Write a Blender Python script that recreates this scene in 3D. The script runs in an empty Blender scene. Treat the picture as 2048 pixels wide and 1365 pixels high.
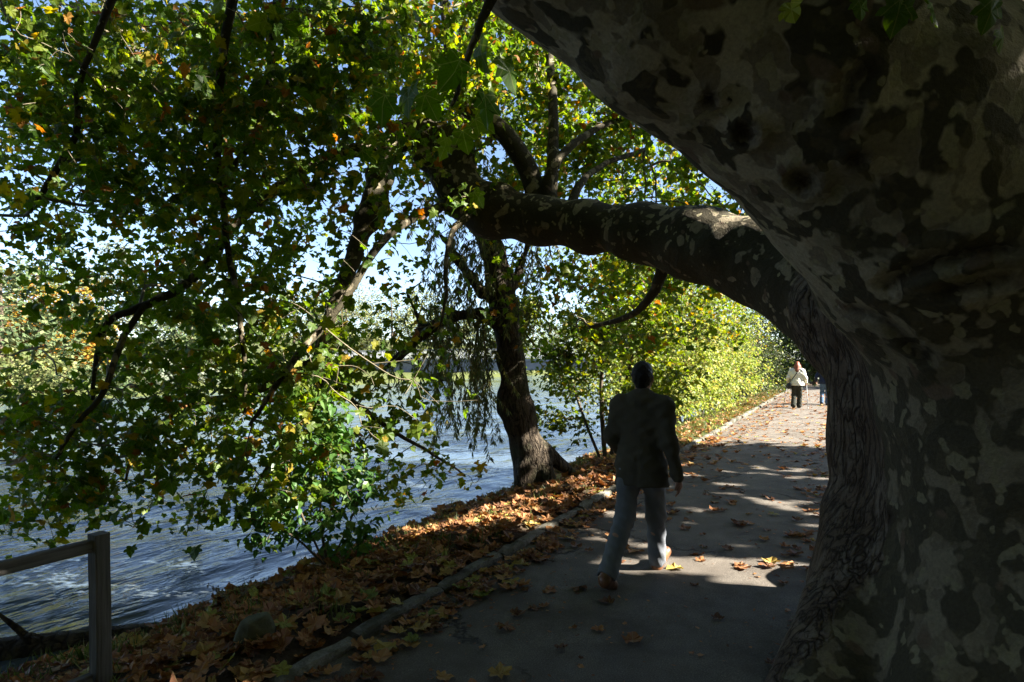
import bpy, math
import numpy as np
from mathutils import Vector, Matrix

# ------------------------------------------------------------------ scene, camera, sky, sun, exposure
scene = bpy.context.scene
FPX, HOR, CAMH = 1250.0, 718.0, 1.75          # focal length and horizon in photo pixels, eye height in metres
cam = bpy.data.cameras.new('camera')
cam.sensor_width = 36.0
cam.lens = 36.0 * FPX / 2048.0
cam.shift_y = (HOR - 682.5) / 2048.0
cam.clip_start = 0.05
cam.clip_end = 3000.0
camo = bpy.data.objects.new('camera', cam)
camo.location = (0, 0, CAMH)
camo.rotation_euler = (math.radians(90), 0, 0)
scene.collection.objects.link(camo)
scene.camera = camo

SUN_EL = math.radians(34.0)
SUN_BACK = math.radians(14.0)                  # the sun stands to the right, a little behind the camera
S = np.array([math.cos(SUN_EL) * math.cos(SUN_BACK), -math.cos(SUN_EL) * math.sin(SUN_BACK), math.sin(SUN_EL)])

world = bpy.data.worlds.new('World')
scene.world = world
world.use_nodes = True
wn, wl = world.node_tree.nodes, world.node_tree.links
wn.clear()
sky = wn.new('ShaderNodeTexSky')
sky.sky_type = 'NISHITA'
sky.sun_disc = False
sky.sun_elevation = SUN_EL
sky.sun_rotation = math.atan2(S[0], S[1])
sky.air_density = 0.68
sky.dust_density = 0.6
sky.ozone_density = 1.0
bg = wn.new('ShaderNodeBackground')
bg.inputs['Strength'].default_value = 0.05
wo = wn.new('ShaderNodeOutputWorld')
wl.new(sky.outputs[0], bg.inputs[0])
wl.new(bg.outputs[0], wo.inputs[0])

sun = bpy.data.lights.new('sun', 'SUN')
sun.energy = 5.0
sun.angle = math.radians(0.53)
sun.color = (1.0, 0.95, 0.87)
suno = bpy.data.objects.new('sun', sun)
suno.rotation_euler = Vector(S).to_track_quat('Z', 'Y').to_euler()
scene.collection.objects.link(suno)

scene.view_settings.view_transform = 'Standard'
scene.view_settings.look = 'None'
scene.view_settings.exposure = 2.85
scene.view_settings.gamma = 1.0
scene.view_settings.use_curve_mapping = False
scene.render.engine = 'CYCLES'
scene.cycles.use_denoising = True
scene.cycles.max_bounces = 8
scene.cycles.diffuse_bounces = 4
scene.cycles.glossy_bounces = 3
scene.cycles.transmission_bounces = 6
scene.cycles.sample_clamp_indirect = 6.0

rng = np.random.default_rng(11)
col = scene.collection

# ------------------------------------------------------------------ places
def P(px, py, Y):
    """photo pixel + distance in front of the camera -> point in the place"""
    return np.array([(px - 1024.0) / FPX * Y, Y, CAMH - (py - HOR) / FPX * Y])

def to_px(p):
    Y = np.maximum(p[:, 1], 1e-3)
    return 1024 + p[:, 0] / Y * FPX, HOR - (p[:, 2] - CAMH) / Y * FPX

D = np.array([0.468, 0.884]); D /= np.linalg.norm(D)      # the way the path runs
NL = np.array([-D[1], D[0]])                               # to its left, towards the river
O2 = np.array([-1.146, 3.38])                              # a point on the path's left edge
HEAD = -math.atan2(D[0], D[1])                             # turn that brings +Y to the path direction

def W(u, v, z=0.0):
    p = O2 + D * u + NL * v
    return np.array([p[0], p[1], z])

def uv_of(x, y):
    dx, dy = x - O2[0], y - O2[1]
    return dx * D[0] + dy * D[1], dx * NL[0] + dy * NL[1]

WATER = -0.5
def sstep(a, b, x):
    t = np.clip((x - a) / (b - a), 0, 1)
    return t * t * (3 - 2 * t)

def gh(u, v):
    """ground height over path coordinates"""
    u = np.asarray(u, float); v = np.asarray(v, float)
    h = 0.36 * np.clip(-6.5 - v, 0, 24) * sstep(6.5, 9, -v)
    b = 0.05 * sstep(0.1, 0.4, v) - 0.42 * sstep(0.3, 2.35, v) - 1.25 * sstep(2.1, 3.6, v)
    b = b + 1.95 * sstep(32.0, 36.5, v) + 1.6 * sstep(37, 70, v)
    h = h + b
    bump = 0.025 * np.sin(u * 2.3 + 1.3 * v) + 0.02 * np.sin(u * 5.1 - 2.2 * v + 1.0) + 0.012 * np.sin(7.7 * v + 3.1 * u)
    h = h + bump * sstep(0.15, 0.5, v) + 0.6 * bump * sstep(2.7, 3.2, -v)
    h = h - 0.03 * (sstep(-2.75, -2.6, v) - sstep(0.02, 0.1, v))     # bed of the path
    return h

def ground_z(x, y):
    u, v = uv_of(np.asarray(x, float), np.asarray(y, float))
    return gh(u, v)

# ------------------------------------------------------------------ object helpers
def tag(o, label=None, cat=None, group=None, kind=None):
    if label: o['label'] = label
    if cat: o['category'] = cat
    if group: o['group'] = group
    if kind: o['kind'] = kind
    return o

def empty(name, loc=(0, 0, 0), rz=0.0):
    o = bpy.data.objects.new(name, None)
    o.empty_display_size = 0.2
    o.location = tuple(float(c) for c in loc)
    o.rotation_euler = (0, 0, rz)
    col.objects.link(o)
    return o

def mesh_data(name, verts, faces, attrs=None, smooth=False):
    verts = np.ascontiguousarray(verts, np.float32)
    me = bpy.data.meshes.new(name)
    me.vertices.add(len(verts))
    me.vertices.foreach_set('co', verts.ravel())
    if not isinstance(faces, (list, tuple)):
        faces = [faces]
    idx = np.concatenate([np.asarray(f, np.int32).ravel() for f in faces])
    tot = np.concatenate([np.full(len(f), np.asarray(f).shape[1], np.int32) for f in faces])
    start = np.concatenate([[0], np.cumsum(tot)[:-1]]).astype(np.int32)
    me.loops.add(len(idx))
    me.loops.foreach_set('vertex_index', idx)
    me.polygons.add(len(tot))
    me.polygons.foreach_set('loop_start', start)
    me.polygons.foreach_set('loop_total', tot)
    me.polygons.foreach_set('use_smooth', np.full(len(tot), smooth, bool))
    for k, a in (attrs or {}).items():
        a = np.asarray(a, np.float32)
        if a.ndim == 1:
            at = me.attributes.new(k, 'FLOAT', 'POINT'); at.data.foreach_set('value', a)
        else:
            at = me.attributes.new(k, 'FLOAT_VECTOR', 'POINT'); at.data.foreach_set('vector', a.ravel())
    me.update(calc_edges=True)
    return me

def link(name, me, mat, parent=None, loc=None):
    o = bpy.data.objects.new(name, me)
    if mat is not None and len(me.materials) == 0:
        me.materials.append(mat)
    col.objects.link(o)
    if parent is not None:
        o.parent = parent
    if loc is not None:
        o.location = tuple(float(c) for c in loc)
    return o

def mk(name, verts, faces, mat, parent=None, attrs=None, smooth=False, origin=None):
    """mesh object from world-space vertices; origin = world place of the parent empty"""
    if origin is not None:
        verts = np.asarray(verts) - np.asarray(origin)
    return link(name, mesh_data(name, verts, faces, attrs, smooth), mat, parent)

class MB:
    """collects shapes for one mesh"""
    def __init__(s): s.v = []; s.t = []; s.q = []; s.n = 0
    def add(s, v, q=None, t=None):
        v = np.asarray(v, float); s.v.append(v)
        if q is not None and len(q): s.q.append(np.asarray(q) + s.n)
        if t is not None and len(t): s.t.append(np.asarray(t) + s.n)
        s.n += len(v)
    def box(s, c, size, ax=None):
        c = np.asarray(c, float); h = np.asarray(size, float) / 2
        k = np.array([[x, y, z] for x in (-1, 1) for y in (-1, 1) for z in (-1, 1)], float) * h
        if ax is not None: k = k @ np.asarray(ax, float)
        s.add(k + c, q=[[0, 1, 3, 2], [4, 6, 7, 5], [0, 4, 5, 1], [2, 3, 7, 6], [0, 2, 6, 4], [1, 5, 7, 3]])
    def tube(s, pts, rad, n=6, cap=True):
        v, q, t = tube(pts, rad, n, cap)
        s.add(v, q, t)
    def arrays(s):
        f = []
        if s.q: f.append(np.concatenate(s.q))
        if s.t: f.append(np.concatenate(s.t))
        return np.concatenate(s.v), f
    def build(s, name, mat, parent=None, smooth=False, origin=None):
        v, f = s.arrays()
        return mk(name, v, f, mat, parent, smooth=smooth, origin=origin)

def tube(pts, rad, n=6, cap=True):
    pts = np.asarray(pts, float); m = len(pts)
    rad = np.broadcast_to(np.asarray(rad, float), (m,))
    tan = np.gradient(pts, axis=0); tan /= np.linalg.norm(tan, axis=1)[:, None] + 1e-9
    ref = np.array([0, 0, 1.0]) if abs(tan[0][2]) < 0.9 else np.array([1.0, 0, 0])
    a = np.cross(tan[0], ref); a /= np.linalg.norm(a)
    V = []
    th = np.arange(n) / n * 2 * math.pi
    for i in range(m):
        a = a - tan[i] * (a @ tan[i]); a /= np.linalg.norm(a) + 1e-9
        b = np.cross(tan[i], a)
        V.append(pts[i] + rad[i] * (np.cos(th)[:, None] * a + np.sin(th)[:, None] * b))
    V = np.concatenate(V)
    i = np.arange(m - 1)[:, None] * n; j = np.arange(n)[None, :]; j2 = (j + 1) % n
    q = np.stack([i + j, i + j2, i + n + j2, i + n + j], -1).reshape(-1, 4)
    t = []
    if cap:
        V = np.concatenate([V, pts[:1] - tan[0] * rad[0] * 0.3, pts[-1:] + tan[-1] * rad[-1] * 0.5])
        c0, c1 = m * n, m * n + 1
        t = [[c0, (k + 1) % n, k] for k in range(n)] + [[c1, (m - 1) * n + k, (m - 1) * n + (k + 1) % n] for k in range(n)]
    return V, q, t

def smooth_line(pts, it=2):
    pts = np.asarray(pts, float)
    for _ in range(it):
        a = pts[:-1] * 0.75 + pts[1:] * 0.25; b = pts[:-1] * 0.25 + pts[1:] * 0.75
        mid = np.empty((2 * len(a), pts.shape[1])); mid[0::2] = a; mid[1::2] = b
        pts = np.concatenate([pts[:1], mid, pts[-1:]])
    return pts

# ------------------------------------------------------------------ smooth solids: blended round cones -> surface nets
class Field:
    def __init__(s, lo, hi, h):
        s.lo = np.asarray(lo, float); s.h = h
        n = np.ceil((np.asarray(hi, float) - s.lo) / h).astype(int) + 1
        s.ax = [s.lo[i] + h * np.arange(n[i]) for i in range(3)]
        s.F = np.full(tuple(n), 1.0, np.float32)
    def cone(s, a, b, ra, rb, k=0.1, sc=(1, 1, 1), sub=False):
        """sc stretches space about a, for flat sections"""
        a = np.asarray(a, float); b = np.asarray(b, float); sc = np.asarray(sc, float)
        R = max(ra, rb) / min(sc) + k + 3 * s.h
        lo = np.minimum(a, b) - R; hi = np.maximum(a, b) + R
        sl = []
        for i in range(3):
            i0 = max(0, int((lo[i] - s.lo[i]) / s.h)); i1 = min(s.F.shape[i], int((hi[i] - s.lo[i]) / s.h) + 2)
            if i1 <= i0: return
            sl.append(slice(i0, i1))
        X = [((s.ax[i][sl[i]] - a[i]) * sc[i]).astype(np.float32) for i in range(3)]
        ab = (b - a) * sc; L2 = float(ab @ ab) + 1e-12
        x = X[0][:, None, None]; y = X[1][None, :, None]; z = X[2][None, None, :]
        t = np.clip((x * ab[0] + y * ab[1] + z * ab[2]) / L2, 0, 1)
        d = np.sqrt((x - t * ab[0]) ** 2 + (y - t * ab[1]) ** 2 + (z - t * ab[2]) ** 2) - (ra + t * (rb - ra))
        f = s.F[tuple(sl)]
        if sub:
            d = -d
            h = np.maximum(k - np.abs(d - f), 0) / k
            s.F[tuple(sl)] = np.maximum(d, f) + h * h * k / 4
        else:
            h = np.maximum(k - np.abs(d - f), 0) / k
            s.F[tuple(sl)] = np.minimum(d, f) - h * h * k / 4
    def line(s, pts, rads, k=0.1, sc=(1, 1, 1)):
        for i in range(len(pts) - 1):
            s.cone(pts[i], pts[i + 1], rads[i], rads[i + 1], k, sc)
    def grid(s):
        return s.ax[0][:, None, None], s.ax[1][None, :, None], s.ax[2][None, None, :]
    def cut(s, plane):
        s.F = np.maximum(s.F, plane.astype(np.float32))
    def net(s):
        F = s.F; I = F < 0
        n = np.array(F.shape) - 1
        c = np.zeros(tuple(n), np.uint8)
        for i in (0, 1):
            for j in (0, 1):
                for k in (0, 1):
                    c += I[i:n[0] + i, j:n[1] + j, k:n[2] + k]
        cells = np.argwhere((c > 0) & (c < 8))
        idx = np.full(tuple(n), -1, np.int32); idx[tuple(cells.T)] = np.arange(len(cells))
        pos = np.zeros((len(cells), 3)); cnt = np.zeros(len(cells))
        corners = [(i, j, k) for i in (0, 1) for j in (0, 1) for k in (0, 1)]
        for a in corners:
            for ax in range(3):
                if a[ax]: continue
                b = list(a); b[ax] = 1
                fa = F[tuple((cells + a).T)]; fb = F[tuple((cells + b).T)]
                m = (fa < 0) != (fb < 0)
                t = np.where(m, fa / np.where(m, fa - fb, 1), 0)
                p = np.tile(np.array(a, float), (len(cells), 1)); p[:, ax] = t
                pos[m] += p[m]; cnt[m] += 1
        V = (cells + pos / cnt[:, None]) * s.h + s.lo
        Q = []
        for ax in range(3):
            o1, o2 = (ax + 1) % 3, (ax + 2) % 3
            sa = [slice(None)] * 3; sb = [slice(None)] * 3
            sa[ax] = slice(0, -1); sb[ax] = slice(1, None)
            A = I[tuple(sa)]; B = I[tuple(sb)]
            e = np.argwhere(A != B)
            ok = (e[:, o1] > 0) & (e[:, o2] > 0) & (e[:, o1] < n[o1]) & (e[:, o2] < n[o2])
            e = e[ok]
            def cell(d1, d2):
                q = e.copy(); q[:, o1] += d1; q[:, o2] += d2
                return idx[tuple(q.T)]
            q = np.stack([cell(-1, -1), cell(0, -1), cell(0, 0), cell(-1, 0)], 1)
            flip = ~A[tuple(e.T)]
            q[flip] = q[flip][:, ::-1]
            Q.append(q)
        return V, np.concatenate(Q)

def relax(V, Q, it=2, w=0.5):
    for _ in range(it):
        acc = np.zeros_like(V); c = np.zeros(len(V))
        for a in range(4):
            np.add.at(acc, Q[:, a], V[Q[:, (a + 1) % 4]]); np.add.at(c, Q[:, a], 1)
        V = V * (1 - w) + w * acc / np.maximum(c, 1)[:, None]
    return V

# ------------------------------------------------------------------ materials
class NT:
    def __init__(s, name):
        s.m = bpy.data.materials.new(name); s.m.use_nodes = True
        s.t = s.m.node_tree; s.t.nodes.clear()
    def n(s, typ, ins=None, **props):
        nd = s.t.nodes.new('ShaderNode' + typ)
        for k, v in props.items(): setattr(nd, k, v)
        for k, v in (ins or {}).items():
            sk = nd.inputs[k]
            if isinstance(v, bpy.types.NodeSocket): s.t.links.new(v, sk)
            elif isinstance(v, bpy.types.Node): s.t.links.new(v.outputs[0], sk)
            else: sk.default_value = v
        return nd
    def math(s, op, a, b=0.0, clamp=False):
        return s.n('Math', {0: a, 1: b}, operation=op, use_clamp=clamp).outputs[0]
    def ramp(s, fac, stops, interp='LINEAR'):
        nd = s.n('ValToRGB', {0: fac}); r = nd.color_ramp; r.interpolation = interp
        while len(r.elements) < len(stops): r.elements.new(0.5)
        for e, (p, c) in zip(r.elements, stops):
            e.position = p; e.color = (c[0], c[1], c[2], 1) if hasattr(c, '__len__') else (c, c, c, 1)
        return nd.outputs[0]
    def mix(s, fac, a, b, blend='MIX'):
        nd = s.n('Mix', data_type='RGBA', blend_type=blend)
        for k, v in ((0, fac), (6, a), (7, b)):
            sk = nd.inputs[k]
            if isinstance(v, bpy.types.NodeSocket): s.t.links.new(v, sk)
            else: sk.default_value = v if not hasattr(v, '__len__') else (v[0], v[1], v[2], 1)
        return nd.outputs[2]
    def noise(s, vec, scale, detail=3, rough=0.5, dist=0.0, out=0):
        ins = {'Scale': scale, 'Detail': detail, 'Roughness': rough, 'Distortion': dist}
        if vec is not None: ins['Vector'] = vec
        return s.n('TexNoise', ins).outputs[out]
    def obj(s): return s.n('TexCoord').outputs['Object']
    def map(s, vec, loc=(0, 0, 0), rot=(0, 0, 0), sc=(1, 1, 1)):
        return s.n('Mapping', {'Vector': vec, 'Location': loc, 'Rotation': rot, 'Scale': sc}).outputs[0]
    def bump(s, h, strength=0.5, dist=0.02, normal=None):
        ins = {'Height': h, 'Strength': strength, 'Distance': dist}
        if normal is not None: ins['Normal'] = normal
        return s.n('Bump', ins).outputs[0]
    def out(s, sh):
        s.n('OutputMaterial', {'Surface': sh}); return s.m
    def principled(s, colr, rough=0.8, normal=None, spec=0.3, **kw):
        ins = {'Roughness': rough, 'Specular IOR Level': spec}
        if isinstance(colr, bpy.types.NodeSocket): ins['Base Color'] = colr
        else: ins['Base Color'] = (colr[0], colr[1], colr[2], 1)
        if normal is not None: ins['Normal'] = normal
        ins.update(kw)
        return s.n('BsdfPrincipled', ins).outputs[0]

def leaf_material(name, stops, trans=0.45, rough=0.42, veins=False, spec=0.35):
    g = NT(name)
    r = g.n('Attribute', attribute_name='rnd').outputs['Fac']
    c = g.ramp(r, stops)
    nz = g.noise(g.obj(), 26.0, 3, 0.6)
    c = g.mix(1.0, c, g.ramp(nz, [(0.3, 0.72), (0.55, 1.0), (0.8, 1.15)]), 'MULTIPLY')
    if veins:
        at = g.n('Attribute', attribute_name='lp').outputs['Vector']
        sx = g.n('SeparateXYZ', {0: at})
        ax = g.math('ABSOLUTE', sx.outputs[0]); y = sx.outputs[1]
        best = None
        for deg in (0, 44, 95):
            th = math.radians(deg)
            d = g.math('ABSOLUTE', g.math('SUBTRACT', g.math('MULTIPLY', ax, math.cos(th)), g.math('MULTIPLY', y, math.sin(th))))
            best = d if best is None else g.math('MINIMUM', best, d)
        v = g.math('SUBTRACT', 1.0, g.math('DIVIDE', best, 0.022), True)
        c = g.mix(g.math('MULTIPLY', v, 0.45), c, (0.30, 0.28, 0.10))
        # browned blotches near the rim
        rim = g.math('GREATER_THAN', g.math('ADD', g.noise(g.obj(), 9.0, 3, 0.6), g.math('MULTIPLY', g.math('SUBTRACT', r, 0.5), 0.16)), 0.70)
        c = g.mix(g.math('MULTIPLY', rim, 0.7), c, (0.11, 0.05, 0.018))
    p = g.principled(c, rough, spec=spec)
    hs = g.n('HueSaturation', {'Hue': 0.49, 'Saturation': 1.15, 'Value': 1.95, 'Color': c}).outputs[0]
    tr = g.n('BsdfTranslucent', {'Color': hs}).outputs[0]
    return g.out(g.n('MixShader', {0: trans, 1: p, 2: tr}).outputs[0])

def fissures(g, p, sxy, sz, w=0.05):
    pf = g.n('VectorMath', {0: p, 1: g.n('VectorMath', {0: g.noise(p, 6.0, 3, 0.6, out=1), 'Scale': 0.05}, operation='SCALE').outputs[0]}, operation='ADD').outputs[0]
    a = g.math('ABSOLUTE', g.math('SUBTRACT', g.noise(g.map(pf, sc=(sxy, sxy, sz)), 1.0, 2.5, 0.5, 0.4), 0.5))
    b = g.math('ABSOLUTE', g.math('SUBTRACT', g.noise(g.map(pf, loc=(3, 7, 1), sc=(sxy * 2.1, sxy * 2.1, sz * 2.6)), 1.0, 2, 0.5, 0.4), 0.5))
    return g.math('MULTIPLY', g.ramp(a, [(0.0, 0.0), (w, 0.8), (w * 2.2, 1.0)]), g.ramp(b, [(0.0, 0.45), (w * 0.9, 1.0)]))

def bark_plane():
    """flaking plane bark; 'fiss' = old fissured bark, 'limb' = finer flakes of younger wood"""
    g = NT('plane_bark')
    p = g.obj()
    fiss = g.n('Attribute', attribute_name='fiss').outputs['Fac']
    limb = g.n('Attribute', attribute_name='limb').outputs['Fac']
    warp = g.noise(p, 3.0, 2, 0.5, out=1)
    pw = g.n('VectorMath', {0: p, 1: g.n('VectorMath', {0: warp, 'Scale': 0.10}, operation='SCALE').outputs[0]}, operation='ADD').outputs[0]
    sc = g.n('VectorMath', {0: pw, 'Scale': g.math('ADD', 1.0, g.math('MULTIPLY', limb, 0.3))}, operation='SCALE').outputs[0]
    sc = g.map(sc, sc=(1, 1, 0.85))
    n1 = g.noise(sc, 6.2, 2.5, 0.42, 0.15)
    n2 = g.noise(g.map(sc, loc=(7.3, 1.1, 4.2)), 8.0, 3.0, 0.45, 0.2)
    n3 = g.noise(g.map(sc, loc=(2.7, 8.1, 1.9)), 11.0, 2.5, 0.4, 0.15)
    n4 = g.noise(g.map(sc, loc=(5.7, 3.1, 9.9)), 6.5, 1.0, 0.3, 0.3)
    fine = g.noise(p, 60.0, 4, 0.65)
    def edge(n, t, w=0.016): return g.ramp(n, [(t - w, 0.0), (t + w, 1.0)])
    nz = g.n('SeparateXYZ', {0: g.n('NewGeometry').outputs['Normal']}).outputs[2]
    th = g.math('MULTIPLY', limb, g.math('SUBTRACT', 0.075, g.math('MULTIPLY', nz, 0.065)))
    tone = g.n('Attribute', attribute_name='pale').outputs['Fac']
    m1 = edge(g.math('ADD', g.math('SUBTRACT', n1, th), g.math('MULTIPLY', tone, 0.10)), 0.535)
    m2 = edge(n2, 0.535)
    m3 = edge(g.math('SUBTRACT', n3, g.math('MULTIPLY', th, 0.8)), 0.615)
    m4 = edge(n4, 0.70)
    c = g.mix(g.math('MULTIPLY', m2, g.math('SUBTRACT', 1.0, g.math('MULTIPLY', limb, 0.7))), (0.040, 0.033, 0.018), (0.072, 0.057, 0.031))
    c = g.mix(m1, c, g.mix(tone, (0.25, 0.205, 0.135), (0.36, 0.31, 0.215)))
    c = g.mix(g.math('MULTIPLY', m1, m2), c, (0.185, 0.15, 0.10))
    c = g.mix(m3, c, (0.27, 0.235, 0.14))
    c = g.mix(g.math('MULTIPLY', g.math('SUBTRACT', 1.0, g.math('MAXIMUM', tone, limb)), 0.42), c, (0.085, 0.072, 0.045))
    c = g.mix(g.math('MULTIPLY', g.ramp(g.noise(p, 2.2, 5, 0.65), [(0.45, 0.0), (0.65, 1.0)]), 0.45), c, (0.048, 0.042, 0.022))
    c = g.mix(m4, c, (0.12, 0.085, 0.055))
    # old bark
    crack = fissures(g, p, 10.0, 3.2, 0.045)
    oc = g.ramp(g.noise(p, 4.0, 4, 0.6), [(0.3, (0.065, 0.043, 0.028)), (0.5, (0.115, 0.083, 0.057)), (0.62, (0.155, 0.125, 0.095)), (0.75, (0.13, 0.08, 0.045))])
    oc = g.mix(crack, (0.03, 0.020, 0.013), oc)
    fm = g.ramp(g.math('ADD', fiss, g.math('MULTIPLY', g.math('SUBTRACT', g.noise(p, 4.0, 3, 0.5), 0.5), 0.9)), [(0.42, 0.0), (0.52, 1.0)])
    c = g.mix(fm, c, oc)
    kn = g.n('Attribute', attribute_name='knot').outputs['Fac']
    c = g.mix(g.math('MULTIPLY', kn, g.ramp(g.noise(p, 40, 4, 0.7), [(0.3, 0.7), (0.7, 1.0)])), c, (0.022, 0.013, 0.008))
    c = g.mix(1.0, c, g.ramp(fine, [(0.25, 0.72), (0.75, 1.2)]), 'MULTIPLY')
    h1 = g.math('ADD', g.math('MULTIPLY', g.math('ADD', m1, g.math('ADD', m2, m3)), -0.10), g.math('MULTIPLY', fine, 0.22))
    h1 = g.math('ADD', h1, g.math('MULTIPLY', g.noise(p, 9.0, 6, 0.68), 0.95))
    h = g.n('Mix', {0: fm, 2: h1, 3: g.math('ADD', g.math('MULTIPLY', crack, 1.3), g.math('MULTIPLY', fine, 0.35))}, data_type='FLOAT').outputs[0]
    return g.out(g.principled(c, 0.85, g.bump(h, 0.9, 0.022), spec=0.2))

def bark_rough(name, dark, light, zs=3.0, scale=11):
    g = NT(name); p = g.obj()
    n = g.noise(p, 30, 5, 0.65)
    k = fissures(g, p, scale, zs, 0.06)
    c = g.mix(g.math('MULTIPLY', k, n), dark, light)
    c = g.mix(g.ramp(g.noise(p, 3.0, 3), [(0.5, 0.0), (0.7, 0.5)]), c, (0.06, 0.07, 0.03))
    return g.out(g.principled(c, 0.9, g.bump(g.math('ADD', g.math('MULTIPLY', k, 1.0), g.math('MULTIPLY', n, 0.5)), 0.9, 0.03), spec=0.15))

def plain(name, c, rough=0.8, scale=20.0, var=0.25, bump=0.2, spec=0.3, dist=0.01):
    g = NT(name); p = g.obj()
    n = g.noise(p, scale, 4, 0.6)
    cc = g.mix(1.0, c, g.ramp(n, [(0.25, 1 - var), (0.75, 1 + var)]), 'MULTIPLY')
    return g.out(g.principled(cc, rough, g.bump(n, bump, dist), spec=spec))

def ground_material():
    g = NT('earth_and_grass')
    p = g.obj()
    n = g.noise(p, 1.3, 5, 0.6); f = g.noise(p, 24, 5, 0.7)
    earth = g.ramp(f, [(0.3, (0.030, 0.021, 0.013)), (0.7, (0.085, 0.060, 0.038))])
    grass = g.ramp(f, [(0.3, (0.035, 0.046, 0.014)), (0.7, (0.085, 0.095, 0.032))])
    far = g.n('Attribute', attribute_name='grassy').outputs['Fac']
    m = g.ramp(g.math('ADD', g.math('MULTIPLY', n, 0.8), g.math('MULTIPLY', far, 0.6)), [(0.55, 0.0), (0.72, 1.0)])
    c = g.mix(m, earth, grass)
    return g.out(g.principled(c, 0.95, g.bump(f, 0.8, 0.04), spec=0.1))

def asphalt_material():
    g = NT('worn_asphalt'); p = g.obj()
    f = g.noise(p, 120, 4, 0.75); m = g.noise(p, 3.0, 5, 0.6); st = g.noise(p, 0.9, 4, 0.6)
    c = g.ramp(f, [(0.25, (0.052, 0.043, 0.032)), (0.55, (0.142, 0.121, 0.096)), (0.80, (0.34, 0.30, 0.245))])
    c = g.mix(1.0, c, g.ramp(m, [(0.3, 0.6), (0.7, 1.15)]), 'MULTIPLY')
    c = g.mix(g.ramp(st, [(0.5, 0.0), (0.68, 0.7)]), c, (0.055, 0.042, 0.030))
    pw = g.n('VectorMath', {0: p, 1: g.n('VectorMath', {0: g.noise(p, 3.5, 4, 0.7, out=1), 'Scale': 0.5}, operation='SCALE').outputs[0]}, operation='ADD').outputs[0]
    v = g.n('TexVoronoi', {'Vector': g.map(pw, loc=(0.35, 0.6, 0)), 'Scale': 0.42}, feature='DISTANCE_TO_EDGE').outputs['Distance']
    crack = g.ramp(v, [(0.0, 1.0), (0.016, 0.0)])
    crack = g.math('MULTIPLY', crack, g.ramp(g.noise(p, 1.2, 2), [(0.45, 0.0), (0.55, 1.0)]))
    c = g.mix(crack, c, (0.018, 0.015, 0.012))
    h = g.math('SUBTRACT', g.math('ADD', f, g.math('MULTIPLY', m, 0.6)), g.math('MULTIPLY', crack, 2.0))
    return g.out(g.principled(c, 0.88, g.bump(h, 0.7, 0.008), spec=0.25))

def water_material():
    g = NT('river_water'); p = g.obj()
    a = g.noise(g.map(p, sc=(0.6, 1.1, 1)), 1.2, 3, 0.5, 1.0)
    b = g.noise(g.map(p, rot=(0, 0, 0.25), sc=(1.0, 2.6, 1)), 3.6, 3, 0.55, 0.8)
    c = g.noise(g.map(p, rot=(0, 0, -0.3), sc=(1.0, 2.0, 1)), 11.0, 2, 0.5, 0.4)
    h = g.math('ADD', g.math('MULTIPLY', a, 1.9), g.math('ADD', g.math('MULTIPLY', b, 0.26), g.math('MULTIPLY', c, 0.035)))
    sy = g.n('SeparateXYZ', {0: p}).outputs[1]
    colr = g.ramp(g.noise(p, 0.35, 3), [(0.3, (0.045, 0.072, 0.105)), (0.7, (0.070, 0.098, 0.125))])
    shal = g.ramp(g.math('ADD', g.math('DIVIDE', sy, 10.0), g.math('MULTIPLY', g.noise(p, 0.8, 3), 0.25)), [(0.30, 1.0), (0.62, 0.0)])
    colr = g.mix(g.math('MULTIPLY', shal, 0.8), colr, (0.060, 0.056, 0.034))
    h = g.math('MULTIPLY', h, g.ramp(g.noise(g.map(p, sc=(0.5, 1.2, 1)), 0.35, 3, 0.5, 0.8), [(0.35, 0.35), (0.65, 1.0)]))
    return g.out(g.principled(colr, 0.06, g.bump(h, 0.85, 0.10), spec=0.5, IOR=1.333))

def kerb_material():
    g = NT('kerb_stone'); p = g.obj()
    rnd = g.n('ObjectInfo').outputs['Random']
    n = g.noise(p, 9, 5, 0.65); f = g.noise(p, 70, 4, 0.7)
    c = g.ramp(f, [(0.25, (0.10, 0.088, 0.07)), (0.75, (0.25, 0.23, 0.195))])
    c = g.mix(g.ramp(n, [(0.38, 0.0), (0.6, 0.85)]), c, (0.06, 0.055, 0.032))
    c = g.mix(1.0, c, g.ramp(rnd, [(0, 0.75), (1, 1.1)]), 'MULTIPLY')
    return g.out(g.principled(c, 0.92, g.bump(g.math('ADD', n, f), 0.8, 0.012), spec=0.15))

def cloth(name, c, rough=0.9, wave=8.0):
    g = NT(name); p = g.obj()
    n = g.noise(p, wave, 3, 0.5, 0.5); w = g.noise(p, 300, 2)
    cc = g.mix(1.0, c, g.ramp(n, [(0.3, 0.85), (0.7, 1.1)]), 'MULTIPLY')
    return g.out(g.principled(cc, rough, g.bump(g.math('ADD', g.math('MULTIPLY', n, 3.0), g.math('MULTIPLY', w, 0.3)), 0.5, 0.012), spec=0.1))

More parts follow.
